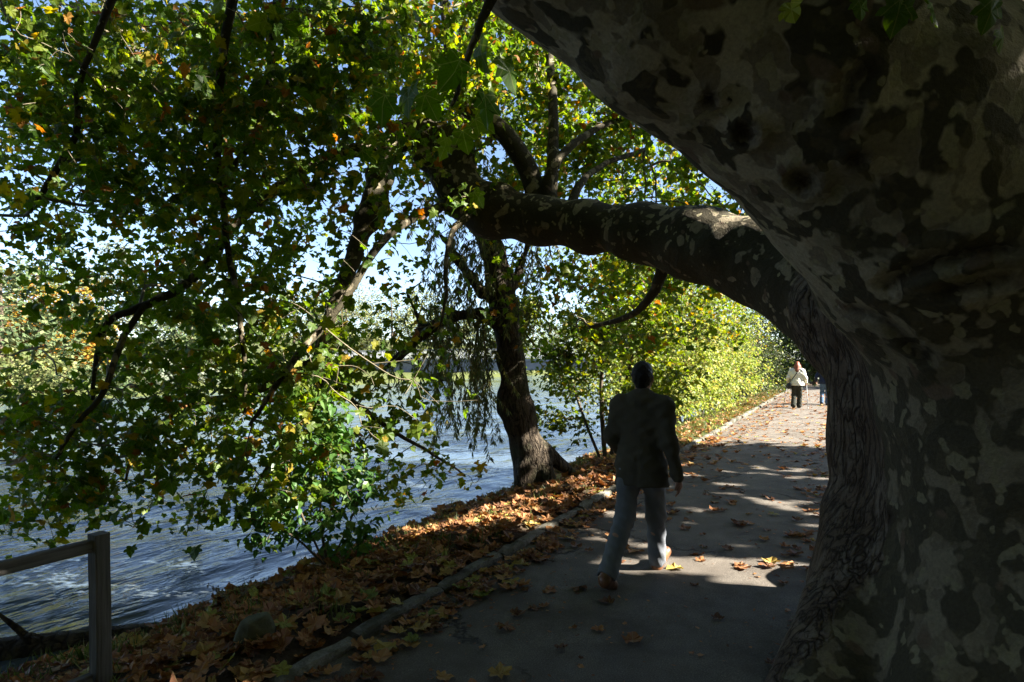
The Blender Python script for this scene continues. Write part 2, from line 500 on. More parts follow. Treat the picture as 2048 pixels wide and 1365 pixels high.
M = {}
M['plane_bark'] = bark_plane()
M['twig_bark'] = plain('twig_bark', (0.15, 0.125, 0.075), 0.85, 30, 0.4, 0.4)
M['willow_bark'] = bark_rough('willow_bark', (0.016, 0.012, 0.008), (0.125, 0.095, 0.064))
M['shrub_bark'] = plain('shrub_bark', (0.075, 0.055, 0.035), 0.85, 25, 0.4, 0.4)
M['ground'] = ground_material()
M['asphalt'] = asphalt_material()
M['water'] = water_material()
M['kerb'] = kerb_material()
def timber(name, sc):
    g = NT(name); p = g.obj()
    n = g.noise(g.map(p, sc=sc), 1.0, 4, 0.6, 0.15); w = g.noise(p, 3.0, 3)
    c = g.ramp(n, [(0.3, (0.045, 0.040, 0.032)), (0.5, (0.10, 0.092, 0.078)), (0.7, (0.15, 0.138, 0.12))])
    c = g.mix(g.ramp(w, [(0.5, 0.0), (0.7, 0.6)]), c, (0.07, 0.068, 0.045))
    return g.out(g.principled(c, 0.85, g.bump(n, 0.6, 0.006), spec=0.2))
M['wood'] = timber('weathered_post', (55, 55, 2.2)); M['wood_rail'] = timber('weathered_rail', (2.2, 55, 55))
M['log'] = bark_rough('wet_log', (0.02, 0.015, 0.01), (0.11, 0.085, 0.055), 2.0, 8)
M['stone'] = plain('mossy_stone', (0.085, 0.082, 0.048), 0.95, 14, 0.4, 0.8, 0.15, 0.02)
M['concrete'] = plain('bridge_concrete', (0.21, 0.205, 0.20), 0.85, 2.5, 0.18, 0.2)
M['metal'] = plain('rail_metal', (0.26, 0.27, 0.28), 0.5, 10, 0.1, 0.05)
PLANE_RAMP = [(0.0, (0.038, 0.082, 0.012)), (0.35, (0.066, 0.122, 0.014)), (0.62, (0.11, 0.155, 0.018)),
              (0.78, (0.17, 0.19, 0.022)), (0.88, (0.30, 0.23, 0.03)), (0.95, (0.26, 0.11, 0.025)), (1.0, (0.13, 0.05, 0.02))]
M['plane_leaf'] = leaf_material('plane_leaf', PLANE_RAMP, 0.54, 0.45, veins=True, spec=0.25)
M['fallen'] = leaf_material('fallen_leaf', [(0.0, (0.10, 0.042, 0.020)), (0.25, (0.19, 0.080, 0.033)), (0.5, (0.29, 0.125, 0.045)),
                                            (0.72, (0.36, 0.185, 0.07)), (0.86, (0.33, 0.23, 0.06)), (0.95, (0.24, 0.235, 0.05)), (1.0, (0.11, 0.15, 0.03))],
                            0.12, 0.6, veins=True, spec=0.2)
M['willow_leaf'] = leaf_material('willow_leaf', [(0, (0.06, 0.08, 0.026)), (0.6, (0.11, 0.125, 0.04)), (1, (0.20, 0.17, 0.055))], 0.42, 0.5)
M['sapling_leaf'] = leaf_material('sapling_leaf', [(0, (0.035, 0.09, 0.02)), (0.7, (0.065, 0.14, 0.03)), (1, (0.13, 0.18, 0.035))], 0.42, 0.45)
M['hazel_leaf'] = leaf_material('hazel_leaf', [(0, (0.045, 0.080, 0.012)), (0.55, (0.10, 0.14, 0.017)), (0.85, (0.17, 0.18, 0.022)), (1, (0.24, 0.14, 0.03))], 0.42, 0.5)
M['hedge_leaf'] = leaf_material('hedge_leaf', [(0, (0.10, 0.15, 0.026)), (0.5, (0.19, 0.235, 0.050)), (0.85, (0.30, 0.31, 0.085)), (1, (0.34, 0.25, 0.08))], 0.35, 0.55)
M['dark_leaf'] = leaf_material('dark_leaf', [(0, (0.020, 0.036, 0.010)), (0.7, (0.042, 0.062, 0.016)), (1, (0.09, 0.09, 0.025))], 0.3, 0.5)
M['far_olive'] = leaf_material('far_olive_leaf', [(0, (0.075, 0.095, 0.03)), (0.6, (0.14, 0.16, 0.055)), (1, (0.22, 0.215, 0.09))], 0.25, 0.7, spec=0.1)
M['far_green'] = leaf_material('far_green_leaf', [(0, (0.05, 0.08, 0.035)), (0.6, (0.10, 0.135, 0.06)), (1, (0.16, 0.18, 0.08))], 0.25, 0.7, spec=0.1)
M['far_orange'] = leaf_material('far_orange_leaf', [(0, (0.10, 0.11, 0.02)), (0.4, (0.22, 0.18, 0.03)), (0.7, (0.36, 0.21, 0.03)), (1, (0.38, 0.14, 0.03))], 0.3, 0.7, spec=0.1)
M['far_grey'] = leaf_material('far_grey_leaf', [(0, (0.12, 0.145, 0.10)), (0.6, (0.19, 0.21, 0.15)), (1, (0.26, 0.26, 0.18))], 0.25, 0.7, spec=0.1)
M['grass'] = leaf_material('grass_blade', [(0, (0.045, 0.075, 0.015)), (0.6, (0.10, 0.13, 0.03)), (1, (0.22, 0.20, 0.08))], 0.3, 0.6)

# ------------------------------------------------------------------ leaves
HALF = np.array([[0, 0], [.17, -.11], [.33, -.12], [.44, .0], [.40, .09], [.37, .17], [.50, .23], [.60, .43], [.47, .48], [.33, .48], [.34, .62], [.20, .78], [0, 1.0]])
def plane_leaf(fold=0.10, droop=0.18, wav=0.03, seed=0):
    r = np.random.default_rng(seed)
    right = HALF.copy(); left = HALF[1:-1].copy(); left[:, 0] *= -1
    right[1:-1] += r.normal(0, .012, (11, 2)); left += r.normal(0, .012, left.shape)
    xy = np.concatenate([right, left, [[0, .36]], [[0, -.35]], [[.012, -.33]]])
    n = len(right); m = len(left); c = n + m
    f = [[c, i, i + 1] for i in range(n - 1)]
    L = [0] + [n + i for i in range(m)] + [n - 1]
    f += [[c, L[i + 1], L[i]] for i in range(len(L) - 1)]
    f += [[0, c + 1, c + 2]]
    z = fold * np.abs(xy[:, 0]) - droop * np.clip(xy[:, 1], 0, 1) ** 2 - droop * 0.6 * xy[:, 0] ** 2 + r.normal(0, wav, len(xy))
    z[c + 1] = z[c + 2] = 0.08; z[c] = 0.0
    return np.column_stack([xy, z]), np.array(f)
def simple_leaf(w=0.28, fold=0.12, droop=0.15):
    v = np.array([[0, 0, 0], [w, .28, fold], [w * .85, .62, fold * .5], [0, 1, -droop], [-w * .85, .62, fold * .5], [-w, .28, fold], [0, .45, -.02]])
    f = np.array([[6, 0, 1], [6, 1, 2], [6, 2, 3], [6, 3, 4], [6, 4, 5], [6, 5, 0]])
    return v, f
def blade_leaf(w=0.07):
    v = np.array([[0, 0, 0], [w, .4, .02], [0, 1, -.06], [-w, .4, .02]])
    return v, np.array([[0, 1, 2], [0, 2, 3]])
def low_leaf(fold=.08, droop=.15, seed=0):
    r = np.random.default_rng(seed)
    v = np.array([[0, 0, 0], [.36, -.1, 0], [.40, .17, 0], [.58, .43, 0], [.33, .52, 0], [0, 1, 0], [-.33, .52, 0], [-.58, .43, 0], [-.40, .17, 0], [-.36, -.1, 0], [0, .3, 0]])
    v[1:10, :2] += r.normal(0, .045, (9, 2))
    v[:, 2] = fold * np.abs(v[:, 0]) - droop * np.clip(v[:, 1], 0, 1) ** 2 - droop * v[:, 0] ** 2 + r.normal(0, .04, 11)
    f = np.array([[10, k, k + 1] for k in range(9)] + [[10, 9, 0]])
    return v, f

def frames(tip, up):
    y = tip / (np.linalg.norm(tip, axis=1)[:, None] + 1e-9)
    x = np.cross(y, up); x /= np.linalg.norm(x, axis=1)[:, None] + 1e-9
    z = np.cross(x, y)
    return np.stack([x, y, z], 1)          # rows are the local axes

def scatter(templates, pos, fr, size, rnd, lp=False):
    """leaf templates placed at pos; returns vertices, triangles, attributes"""
    N = len(pos); which = rng.integers(0, len(templates), N)
    V, F, R, LP = [], [], [], []; off = 0
    for k, (tv, tf) in enumerate(templates):
        s = np.nonzero(which == k)[0]
        if not len(s): continue
        v = np.einsum('vi,nij->nvj', tv, fr[s]) * size[s][:, None, None] + pos[s][:, None, :]
        nv = len(tv)
        V.append(v.reshape(-1, 3))
        F.append((tf[None] + (np.arange(len(s)) * nv)[:, None, None] + off).reshape(-1, 3))
        R.append(np.repeat(rnd[s], nv))
        if lp: LP.append(np.tile(tv, (len(s), 1)))
        off += nv * len(s)
    at = {'rnd': np.concatenate(R)}
    if lp: at['lp'] = np.concatenate(LP)
    return np.concatenate(V), np.concatenate(F), at

def leaf_pose(n, droop=(0.2, 1.0), spread=0.5):
    a = rng.uniform(0, 2 * math.pi, n); dz = rng.uniform(droop[0], droop[1], n)
    tip = np.column_stack([np.cos(a), np.sin(a), -dz])
    up = np.column_stack([rng.normal(0, spread, n), rng.normal(0, spread, n), np.ones(n)])
    return frames(tip, up)

PL = [plane_leaf(f, d, w, i) for i, (f, d, w) in enumerate([(.10, .18, .03), (-.06, .30, .03), (.20, .10, .04), (.05, .42, .04), (.30, .25, .03), (-.12, .15, .05)])]
SL = [simple_leaf(.30, .12, .15), simple_leaf(.34, .05, .25), simple_leaf(.26, .2, .1)]
BL = [blade_leaf(.11), blade_leaf(.085)]
LL = [low_leaf(f, d, i) for i, (f, d) in enumerate([(.1, .15), (-.1, .3), (.3, .1), (.2, .45), (-.2, .1)])]

# ------------------------------------------------------------------ branching: every point joins the nearest wood, short ways preferred
def grow(roots, pts, bf=0.25):
    """roots: (R,3) nodes on existing limbs. Returns nodes, parents, order"""
    R, n = len(roots), len(pts)
    nodes = np.concatenate([roots, pts]); par = np.full(R + n, -1, int)
    path = np.zeros(R + n)
    d = np.linalg.norm(pts[:, None, :] - roots[None], axis=2)
    bj = d.argmin(1); bc = d.min(1); bd = bc.copy()
    todo = np.ones(n, bool); order = []
    for _ in range(n):
        i = int(np.argmin(np.where(todo, bc, 1e9)))
        todo[i] = False; k = R + i
        par[k] = bj[i]; path[k] = path[bj[i]] + bd[i]; order.append(k)
        dd = np.linalg.norm(pts - pts[i], axis=1); c = dd + bf * path[k]
        m = todo & (c < bc); bc[m] = c[m]; bj[m] = k; bd[m] = dd[m]
    return nodes, par, order

def chains(nodes, par, order, R, r0=0.004, ex=0.45, rmax=0.09):
    cnt = np.zeros(len(nodes)); kids = {}
    for k in order: kids.setdefault(par[k], []).append(k)
    for k in reversed(order):
        cnt[k] = max(cnt[k], 1)
        if par[k] >= 0: cnt[par[k]] += cnt[k]
    used = set(); out = []
    for k in order:
        if par[k] < R or max(kids[par[k]], key=lambda q: cnt[q]) != k:   # a chain starts here
            ch = [par[k], k]; c = k
            while c in kids:
                c = max(kids[c], key=lambda q: cnt[q]); ch.append(c)
            p = nodes[ch]; r = np.minimum(r0 * np.maximum(cnt[ch], 1) ** ex, rmax)
            r[0] = r[1]
            out.append((p, r))
    return out, cnt

def wood(chs, fine=True):
    b = MB()
    for p, r in chs:
        pr = np.column_stack([p, r])
        if fine and (len(p) > 2 or r.max() > 0.006):
            mid = []
            for i in range(len(pr) - 1):
                mid.append(pr[i]); m = (pr[i] + pr[i + 1]) / 2
                L = np.linalg.norm(pr[i + 1, :3] - pr[i, :3]); m[:3] += rng.normal(0, 0.06 * L, 3); mid.append(m)
            mid.append(pr[-1]); pr = smooth_line(np.array(mid), 1)
        pr[-1, 3] *= 0.6
        n = 3 if not fine else (3 if r.max() < 0.007 else 4 if r.max() < 0.012 else (6 if r.max() < 0.04 else 8))
        b.tube(pr[:, :3], pr[:, 3], n, cap=False)
    return b

def leaf_spots(nodes, par, cnt, order, per=9, back=0.7, jit=0.10, tipmax=3):
    """leaf places along the last stretches of wood"""
    ks = np.array([k for k in order if cnt[k] <= tipmax])
    n = rng.poisson(per, len(ks))
    k = np.repeat(ks, n); t = rng.uniform(-0.15, back, len(k))
    p = nodes[k] * (1 - t)[:, None] + nodes[par[k]] * t[:, None]
    return p + rng.normal(0, jit, p.shape)

# ------------------------------------------------------------------ ground, path, water
def axis_vals(segs):
    a = []
    for lo, hi, st in segs: a.append(np.arange(lo, hi, st))
    return np.concatenate(a + [np.array([segs[-1][1]])])
us = axis_vals([(-400, -60, 40), (-60, -8, 4), (-8, 24, 0.25), (24, 60, 1.0), (60, 140, 5), (140, 800, 40)])
vs = axis_vals([(-500, -60, 40), (-60, -6, 3), (-6, 5, 0.14), (5, 30, 2.5), (30, 40, 0.5), (40, 80, 4), (80, 700, 40)])
UU, VV = np.meshgrid(us, vs, indexing='ij')
HH = gh(UU, VV)
far = np.hypot(UU, VV)
HH += np.where(VV > 60, sstep(60, 400, VV) * 14 + 3 * np.sin(UU * .02) * sstep(100, 300, VV), 0)
G = O2[None, None] + UU[..., None] * D + VV[..., None] * NL
V = np.column_stack([G[..., 0].ravel(), G[..., 1].ravel(), HH.ravel()])
nu, nv = UU.shape
i, j = np.meshgrid(np.arange(nu - 1), np.arange(nv - 1), indexing='ij')
a = i * nv + j
Q = np.stack([a, a + nv, a + nv + 1, a + 1], -1).reshape(-1, 4)
grassy = np.where(VV < -2.6, 0.55, 0.0) + np.where(VV > 33, 0.9, 0) + np.where((VV > 0.1) & (VV < 3), sstep(8, 14, UU) * 0.6 + 0.1, 0)
o = mk('ground', V, Q, M['ground'], attrs={'grassy': grassy.ravel()}, smooth=True); tag(o, kind='structure')

pu = np.concatenate([np.arange(-6, 24, 0.3), np.arange(24, 50, 1.0)]); pv = np.linspace(-2.72, 0.03, 14)
PU, PV = np.meshgrid(pu, pv, indexing='ij')
PZ = 0.004 - 0.012 * ((PV + 1.35) / 1.35) ** 2 + 0.004 * np.sin(PU * 1.7 + PV * 2.0)
bend = -0.010 * np.clip(PU - 34, 0, 99) ** 2                       # the path turns off to the right far away
V = np.column_stack([PU.ravel(), (PV + bend).ravel(), (PZ + np.where(PU > 33, 0.03, 0)).ravel()])
nu, nv = PU.shape
i, j = np.meshgrid(np.arange(nu - 1), np.arange(nv - 1), indexing='ij'); a = i * nv + j
Q = np.stack([a, a + nv, a + nv + 1, a + 1], -1).reshape(-1, 4)
ROT_UV = Matrix(((D[0], NL[0], 0, O2[0]), (D[1], NL[1], 0, O2[1]), (0, 0, 1, 0), (0, 0, 0, 1)))
o = link('path', mesh_data('path', V, Q, smooth=True), M['asphalt']); o.matrix_world = ROT_UV; tag(o, kind='structure')

wu = np.concatenate([np.arange(-60, -8, 4), np.arange(-8, 40, 0.5), np.arange(40, 140, 4), np.arange(140, 801, 60)])
wv = np.concatenate([np.arange(1.6, 8, 0.4), np.arange(8, 36.1, 2)])
PU, PV = np.meshgrid(wu, wv, indexing='ij')
PZ = WATER + 0.012 * np.sin(PU * 2.1 + PV * 3.3) * np.sin(PV * 1.9 - PU * .6)
V = np.column_stack([PU.ravel(), PV.ravel(), PZ.ravel()]); nu, nv = PU.shape
i, j = np.meshgrid(np.arange(nu - 1), np.arange(nv - 1), indexing='ij'); a = i * nv + j
Q = np.stack([a, a + nv, a + nv + 1, a + 1], -1).reshape(-1, 4)
o = link('river_water', mesh_data('river_water', V, Q, smooth=True), M['water']); o.matrix_world = ROT_UV; tag(o, kind='structure')

# kerb: stones laid end to end
kerb = empty('kerb', W(0, 0.07)); tag(kerb, kind='structure')
u = -4.2
kn = 0
while u < 36:
    L = rng.uniform(0.85, 1.1)
    nx = 7
    prof = np.array([[-.052, -.12], [-.052, .036], [-.036, .058], [.034, .060], [.052, .042], [.052, -.12]])
    t = np.linspace(0.012, L - 0.012, nx)
    vv = []
    for q in t:
        e = 0.012 if q in (t[0], t[-1]) else 0
        pr = prof + rng.normal(0, 0.005, prof.shape); pr[1:5] -= [0, e]
        vv.append(np.column_stack([np.full(6, q), pr]))
    vv = np.concatenate(vv)
    i = np.arange(nx - 1)[:, None] * 6; j = np.arange(5)[None]
    q4 = np.stack([i + j, i + j + 1, i + 6 + j + 1, i + 6 + j], -1).reshape(-1, 4)
    caps = np.array([[5, 4, 3, 2, 1, 0], [k + (nx - 1) * 6 for k in range(6)]])
    yaw = rng.normal(0, 0.014); tilt = rng.normal(0, 0.04); dz = rng.normal(0, 0.010); dv = rng.normal(0, 0.010)
    bnd = -0.010 * max(u - 34, 0) ** 2
    me = mesh_data('kerb_stone', vv, [q4, caps])
    me.materials.append(M['kerb'])
    o = bpy.data.objects.new('kerb_stone', me); col.objects.link(o); o.parent = kerb
    o.rotation_euler = (tilt, 0, math.atan2(D[1], D[0]) + yaw)
    o.location = tuple(W(u, 0.085 + dv + bnd, dz) - W(0, 0.07))
    u += L; kn += 1

# ------------------------------------------------------------------ the great plane tree
TB = np.array([3.15, 3.75, 0.0])                                     # foot of the trunk
tree = empty('plane_tree', TB)
tag(tree, 'huge old plane tree with flaking mottled trunk and a low limb over the path', 'tree')
f = Field((-2.3, 1.2, -0.35), (5.9, 8.3, 7.2), 0.034)
def LN(pts, k=0.16, fl=f):
    w = [P(a, b, c) for a, b, c, _ in pts]; r = [q[3] for q in pts]
    fl.line(w, r, k)
    return w, r
T1 = [(1862, 1440, 4.02, .62), (1848, 1150, 4.05, .525), (1830, 850, 4.1, .48), (1812, 600, 4.1, .48), (1860, 420, 3.9, .55)]
T2 = [(2130, 1560, 3.25, .78), (2120, 1200, 3.25, .70), (2100, 900, 3.25, .68), (2085, 620, 3.2, .72), (2100, 380, 3.2, .70), (2150, -100, 3.4, .60), (2250, -900, 3.7, .50)]
BO = [(2060, 560, 3.2, .62), (1900, 425, 3.05, .62), (1737, 248, 2.98, .60), (1540, 78, 2.9, .56), (1334, -40, 2.85, .51), (1150, -178, 2.8, .47), (1000, -400, 2.75, .43), (900, -700, 2.8, .40)]
L2 = [(1830, 690, 4.25, .50), (1732, 648, 4.55, .40), (1622, 573, 4.95, .335), (1520, 528, 5.4, .325), (1400, 490, 5.85, .30), (1280, 463, 6.3, .26),
      (1180, 452, 6.7, .245), (1080, 440, 7.05, .24), (985, 425, 7.3, .245), (925, 395, 7.4, .235), (900, 340, 7.45, .215), (893, 285, 7.5, .20)]
LARM = [(893, 285, 7.5, .18), (850, 268, 7.5, .165), (800, 272, 7.5, .15), (770, 305, 7.45, .14), (760, 350, 7.4, .135), (750, 400, 7.35, .13), (733, 440, 7.3, .12), (712, 505, 7.2, .10)]
w1, r1 = LN(T1); w2, r2 = LN(T2, 0.30); wb, rb = LN(BO, 0.25); wl, rl = LN(L2, 0.20); wa, ra = LN(LARM, 0.08)
# roots and the bulges of the trunk
for a, b, ra_, rb_ in [((2.5, 3.95, .55), (1.52, 3.25, -.14), .40, .24), ((2.55, 4.05, .5), (2.15, 4.15, -.2), .34, .22),
                       ((2.6, 3.1, .5), (1.75, 2.75, -.15), .42, .22), ((2.7, 2.7, .5), (2.2, 1.9, -.2), .4, .22), ((3.6, 4.6, .5), (4.6, 5.4, -.2), .5, .25), ((3.6, 3.0, .5), (4.9, 2.6, -.1), .5, .25),
                       ((2.55, 3.6, 2.0), (2.35, 3.55, 2.3), .33, .36), ((3.0, 2.85, 1.3), (2.9, 2.75, .9), .42, .40)]:
    f.cone(a, b, ra_, rb_, 0.30)
for px, py, Y, r in [(1000, 400, 7.15, .14), (925, 292, 7.28, .10), (850, 318, 7.45, .13), (738, 436, 7.3, .135), (1760, 560, 3.35, .25), (1650, 610, 4.5, .22), (1250, 480, 6.3, .16), (1440, 500, 5.5, .2)]:
    f.cone(P(px, py, Y), P(px + 4, py + 6, Y), r, r, 0.12)
f.cone(P(925, 290, 7.17), P(925, 292, 7.1), .055, .055, 0.03, sub=True)      # hollow of a sawn-off branch
gx, gy, gz = f.grid()
lump = np.zeros(f.F.shape, np.float32)
r_ = np.random.default_rng(5)
for fr_, am in [(2.2, .014), (3.1, .014), (4.7, .013), (6.5, .012), (9.0, .010), (13.0, .008), (19.0, .006)]:
    for _ in range(2):
        d_ = r_.normal(size=3); d_ /= np.linalg.norm(d_); ph = r_.uniform(0, 6.28, 3)
        lump += am * (np.sin(gx * d_[0] * fr_ + ph[0]) * np.sin(gy * d_[1] * fr_ + ph[1] + gz * .8 * fr_ * d_[2]) * np.sin(gz * d_[2] * fr_ + ph[2] + gx * .5 * fr_)).astype(np.float32)
f.F += lump
del lump
V, Q = f.net(); V = relax(V, Q, 1, 0.4)
# branch scars and the creases where the bough swells out of the trunk, worked into the bark
knot = np.zeros(len(V))
vx, vy = to_px(V)
def surf(px, py):
    m = np.nonzero((np.abs(vx - px) < 22) & (np.abs(vy - py) < 22) & (V[:, 1] > .5))[0]
    return V[m[np.argmin(V[m, 1])]]
V0 = V.copy()
eye_dir = np.array([0, 0, CAMH]) - V0; eye_dir /= np.linalg.norm(eye_dir, axis=1)[:, None]
for px, py, r in [(1585, 372, .085), (1478, 286, .07), (1405, 215, .05), (1700, 330, .05), (1760, 1010, .05)]:
    d = np.linalg.norm(V0 - surf(px, py), axis=1) / r
    V += eye_dir * (r * (.42 * np.exp(-((d - 1.0) / .38) ** 2) - .55 * np.exp(-(d / .55) ** 2)))[:, None]
    knot = np.maximum(knot, np.exp(-(d / .85) ** 4))
for ln_ in ([(1760, 590), (1800, 565), (1850, 545), (1900, 528), (1950, 522), (2000, 508)], [(1690, 640), (1740, 650), (1790, 680), (1830, 730)], [(1880, 600), (1930, 590), (1990, 570)], [(1720, 150), (1700, 190), (1685, 240)]):
    pts_ = np.array([surf(a_, b_) for a_, b_ in ln_]); pts_ = smooth_line(pts_, 2)
    d = np.min(np.linalg.norm(V0[:, None, :] - pts_[None, ::2], axis=2), axis=1) if len(V0) < 5000 else np.min(np.stack([np.linalg.norm(V0 - q_, axis=1) for q_ in pts_]), axis=0)
    V += eye_dir * (.022 * np.exp(-((d - .075) / .04) ** 2) - .030 * np.exp(-(d / .035) ** 2))[:, None]
    knot = np.maximum(knot, .9 * np.exp(-(d / .032) ** 2))
def dist_line(Vp, pts, rads):
    best = np.full(len(Vp), 9.0)
    for i in range(len(pts) - 1):
        a_, b_ = np.asarray(pts[i]), np.asarray(pts[i + 1]); ab = b_ - a_
        t = np.clip((Vp - a_) @ ab / (ab @ ab + 1e-9), 0, 1)
        best = np.minimum(best, np.linalg.norm(Vp - a_ - t[:, None] * ab, axis=1) - (rads[i] + t * (rads[i + 1] - rads[i])))
    return best
d1 = dist_line(V, w1[:4], r1[:4]); d2 = dist_line(V, w2 + [], r2); db = dist_line(V, wb, rb); dl = dist_line(V, wl + wa, rl + list(ra))
other = np.minimum(np.minimum(d2, db), dl)
fiss = np.clip(1.15 + (other - d1) * 3.0, 0, 1)
pale = np.clip(1 - db * 6, 0, 1) * np.clip((2.25 - V[:, 0]) * 1.2 + .3, 0, 1)
limb = np.clip(0.5 + (np.minimum(np.minimum(d1, d2), db) - dl) * 2.5, 0, 1)
mk('trunk', V, Q, M['plane_bark'], tree, {'fiss': fiss, 'limb': limb, 'pale': pale, 'knot': knot}, True, TB)
del f

# the lesser limbs: each a tapered part of the tree
def limb_part(pts, name='branch', n=10):
    pts = np.array([np.concatenate([P(a, b, c), [r]]) for a, b, c, r in pts])
    q = smooth_line(pts, 2)
    q[:, :3] += rng.normal(0, 0.004, (len(q), 3))
    v, qq, tt = tube(q[:, :3], q[:, 3], n)
    mk(name, v, [qq, np.array(tt)], M['plane_bark'], tree, {'fiss': np.zeros(len(v)), 'limb': np.ones(len(v))}, True, TB)
    return q
skeleton = [np.array(wl), np.array(wa)]
LIMBS = [
    [(712, 505, 7.2, .10), (690, 555, 7.1, .085), (668, 610, 7.0, .075), (650, 665, 6.9, .065), (632, 720, 6.85, .055), (640, 770, 6.8, .045), (628, 830, 6.7, .035)],
    [(1078, 415, 7.1, .13), (1062, 350, 7.15, .12), (1030, 295, 7.2, .115), (1000, 255, 7.25, .11), (960, 235, 7.3, .10), (925, 215, 7.4, .09), (905, 140, 7.6, .075), (890, 40, 7.9, .06), (880, -120, 8.2, .05)],
    [(1098, 415, 7.0, .09), (1105, 340, 7.2, .075), (1108, 270, 7.4, .065), (1103, 160, 7.7, .055), (1095, 60, 8.0, .045), (1090, -80, 8.3, .035)],
    [(1085, 415, 7.05, .075), (1098, 350, 7.0, .065), (1130, 300, 7.1, .05), (1180, 262, 7.4, .04), (1240, 240, 7.8, .03)],
    [(1140, 420, 6.8, .06), (1155, 370, 7.0, .045), (1200, 330, 7.5, .035), (1290, 300, 8.2, .025)],
    [(1335, 485, 6.1, .075), (1322, 560, 6.2, .06), (1290, 612, 6.4, .042), (1245, 640, 6.8, .032), (1180, 655, 7.3, .02)],
    [(940, 430, 7.1, .045), (905, 458, 6.7, .035), (890, 520, 6.55, .026), (893, 600, 6.5, .018), (880, 655, 6.5, .012)],
    [(880, 415, 7.2, .06), (830, 432, 6.7, .046), (770, 472, 6.2, .041), (728, 535, 5.9, .038), (690, 600, 5.7, .034), (640, 662, 5.6, .03), (590, 715, 5.4, .030), (540, 790, 5.3, .022), (500, 850, 5.2, .014)],
    [(770, 300, 7.4, .10), (700, 300, 7.3, .08), (630, 325, 7.1, .07), (560, 372, 6.8, .06), (480, 432, 6.5, .055), (430, 510, 6.3, .05), (370, 575, 6.1, .045), (290, 612, 5.9, .038), (205, 640, 5.8, .03), (192, 720, 5.7, .022), (185, 800, 5.7, .016)],
    [(900, -300, 3.6, .12), (700, -330, 4.6, .09), (560, -60, 5.4, .042), (548, 60, 5.6, .036), (540, 170, 5.7, .03), (520, 260, 5.9, .04), (470, 330, 6.0, .025)],
    [(700, -330, 4.6, .09), (520, -250, 5.0, .065), (450, 60, 5.4, .036), (436, 200, 5.6, .038), (432, 300, 5.7, .038), (447, 385, 5.8, .034), (449, 470, 5.85, .028), (470, 560, 5.9, .03), (488, 700, 5.9, .022), (490, 830, 5.9, .014)],
    [(520, -250, 5.0, .06), (300, -200, 5.2, .05), (200, 60, 5.3, .027), (150, 180, 5.4, .022), (160, 260, 5.5, .026), (120, 330, 5.6, .03), (60, 420, 5.6, .02)],
    [(290, 612, 5.9, .03), (240, 680, 5.7, .03), (210, 790, 5.5, .026), (150, 850, 5.4, .022), (110, 920, 5.3, .015)],
    [(632, 720, 6.85, .05), (560, 760, 6.7, .05), (470, 800, 6.5, .045), (400, 800, 6.4, .038), (330, 840, 6.3, .03), (270, 900, 6.2, .02), (250, 960, 6.1, .012)],
    [(632, 740, 6.8, .045), (700, 800, 6.9, .035), (780, 860, 7.0, .025), (860, 905, 7.1, .018), (930, 950, 7.2, .010)],
    [(640, 770, 6.8, .04), (600, 850, 6.5, .03), (540, 920, 6.3, .02), (500, 1000, 6.2, .012)],
    [(1060, -260, 2.8, .05), (1010, -60, 2.65, .03), (965, 40, 2.6, .018), (930, 130, 2.65, .012), (905, 215, 2.7, .008)],
    [(1560, -160, 2.35, .03), (1580, -60, 2.25, .015), (1660, -10, 2.2, .010), (1760, -18, 2.2, .008), (1900, -20, 2.2, .006), (1995, 15, 2.25, .004)],
]
for Lm in LIMBS:
    q = limb_part(Lm, n=10 if Lm[0][3] > .05 else 7)
    skeleton.append(q[::3, :3])

# the wider crown above and behind the camera: limbs out of the frame, so the tree shades its own foot
UP = [[(3.9, 4.0, 7.0, .38), (4.4, 3.6, 9.0, .30), (4.6, 3.2, 11.5, .2), (4.4, 2.8, 14, .1)],
      [(3.75, 3.85, 6.7, .28), (5.0, 5.2, 7.8, .22), (7.2, 6.6, 8.2, .16), (9.2, 7.6, 8.4, .09)],
      [(3.6, 3.4, 5.2, .30), (5.6, 1.9, 6.2, .24), (7.8, .6, 7.0, .16), (9.8, -.6, 7.4, .09)],
      [(-0.28, 2.8, 4.92, .36), (-1.6, 3.0, 6.0, .27), (-3.0, 4.0, 6.9, .19), (-4.4, 5.4, 7.6, .1)],
      [(-0.28, 2.8, 4.92, .26), (-0.9, .9, 5.8, .2), (-1.6, -1.2, 6.4, .14), (-2.2, -3.2, 6.8, .08)],
      [(4.4, 3.6, 9.0, .22), (3.4, 5.6, 10.2, .17), (2.2, 8.2, 11.0, .12), (1.2, 10.4, 11.4, .06)],
      [(4.4, 3.6, 9.0, .22), (2.6, 1.8, 10.0, .17), (.4, .4, 10.8, .1)],
      [(3.6, 3.4, 5.2, .22), (3.4, .8, 6.4, .18), (3.2, -1.8, 7.2, .1)]]
crown_roots = []
for U_ in UP:
    q = smooth_line(np.array(U_), 2)
    v, qq, tt = tube(q[:, :3], q[:, 3], 9)
    mk('branch', v, [qq, np.array(tt)], M['plane_bark'], tree, {'fiss': np.zeros(len(v)), 'limb': np.ones(len(v))}, True, TB)
    crown_roots.append(q[::2, :3])

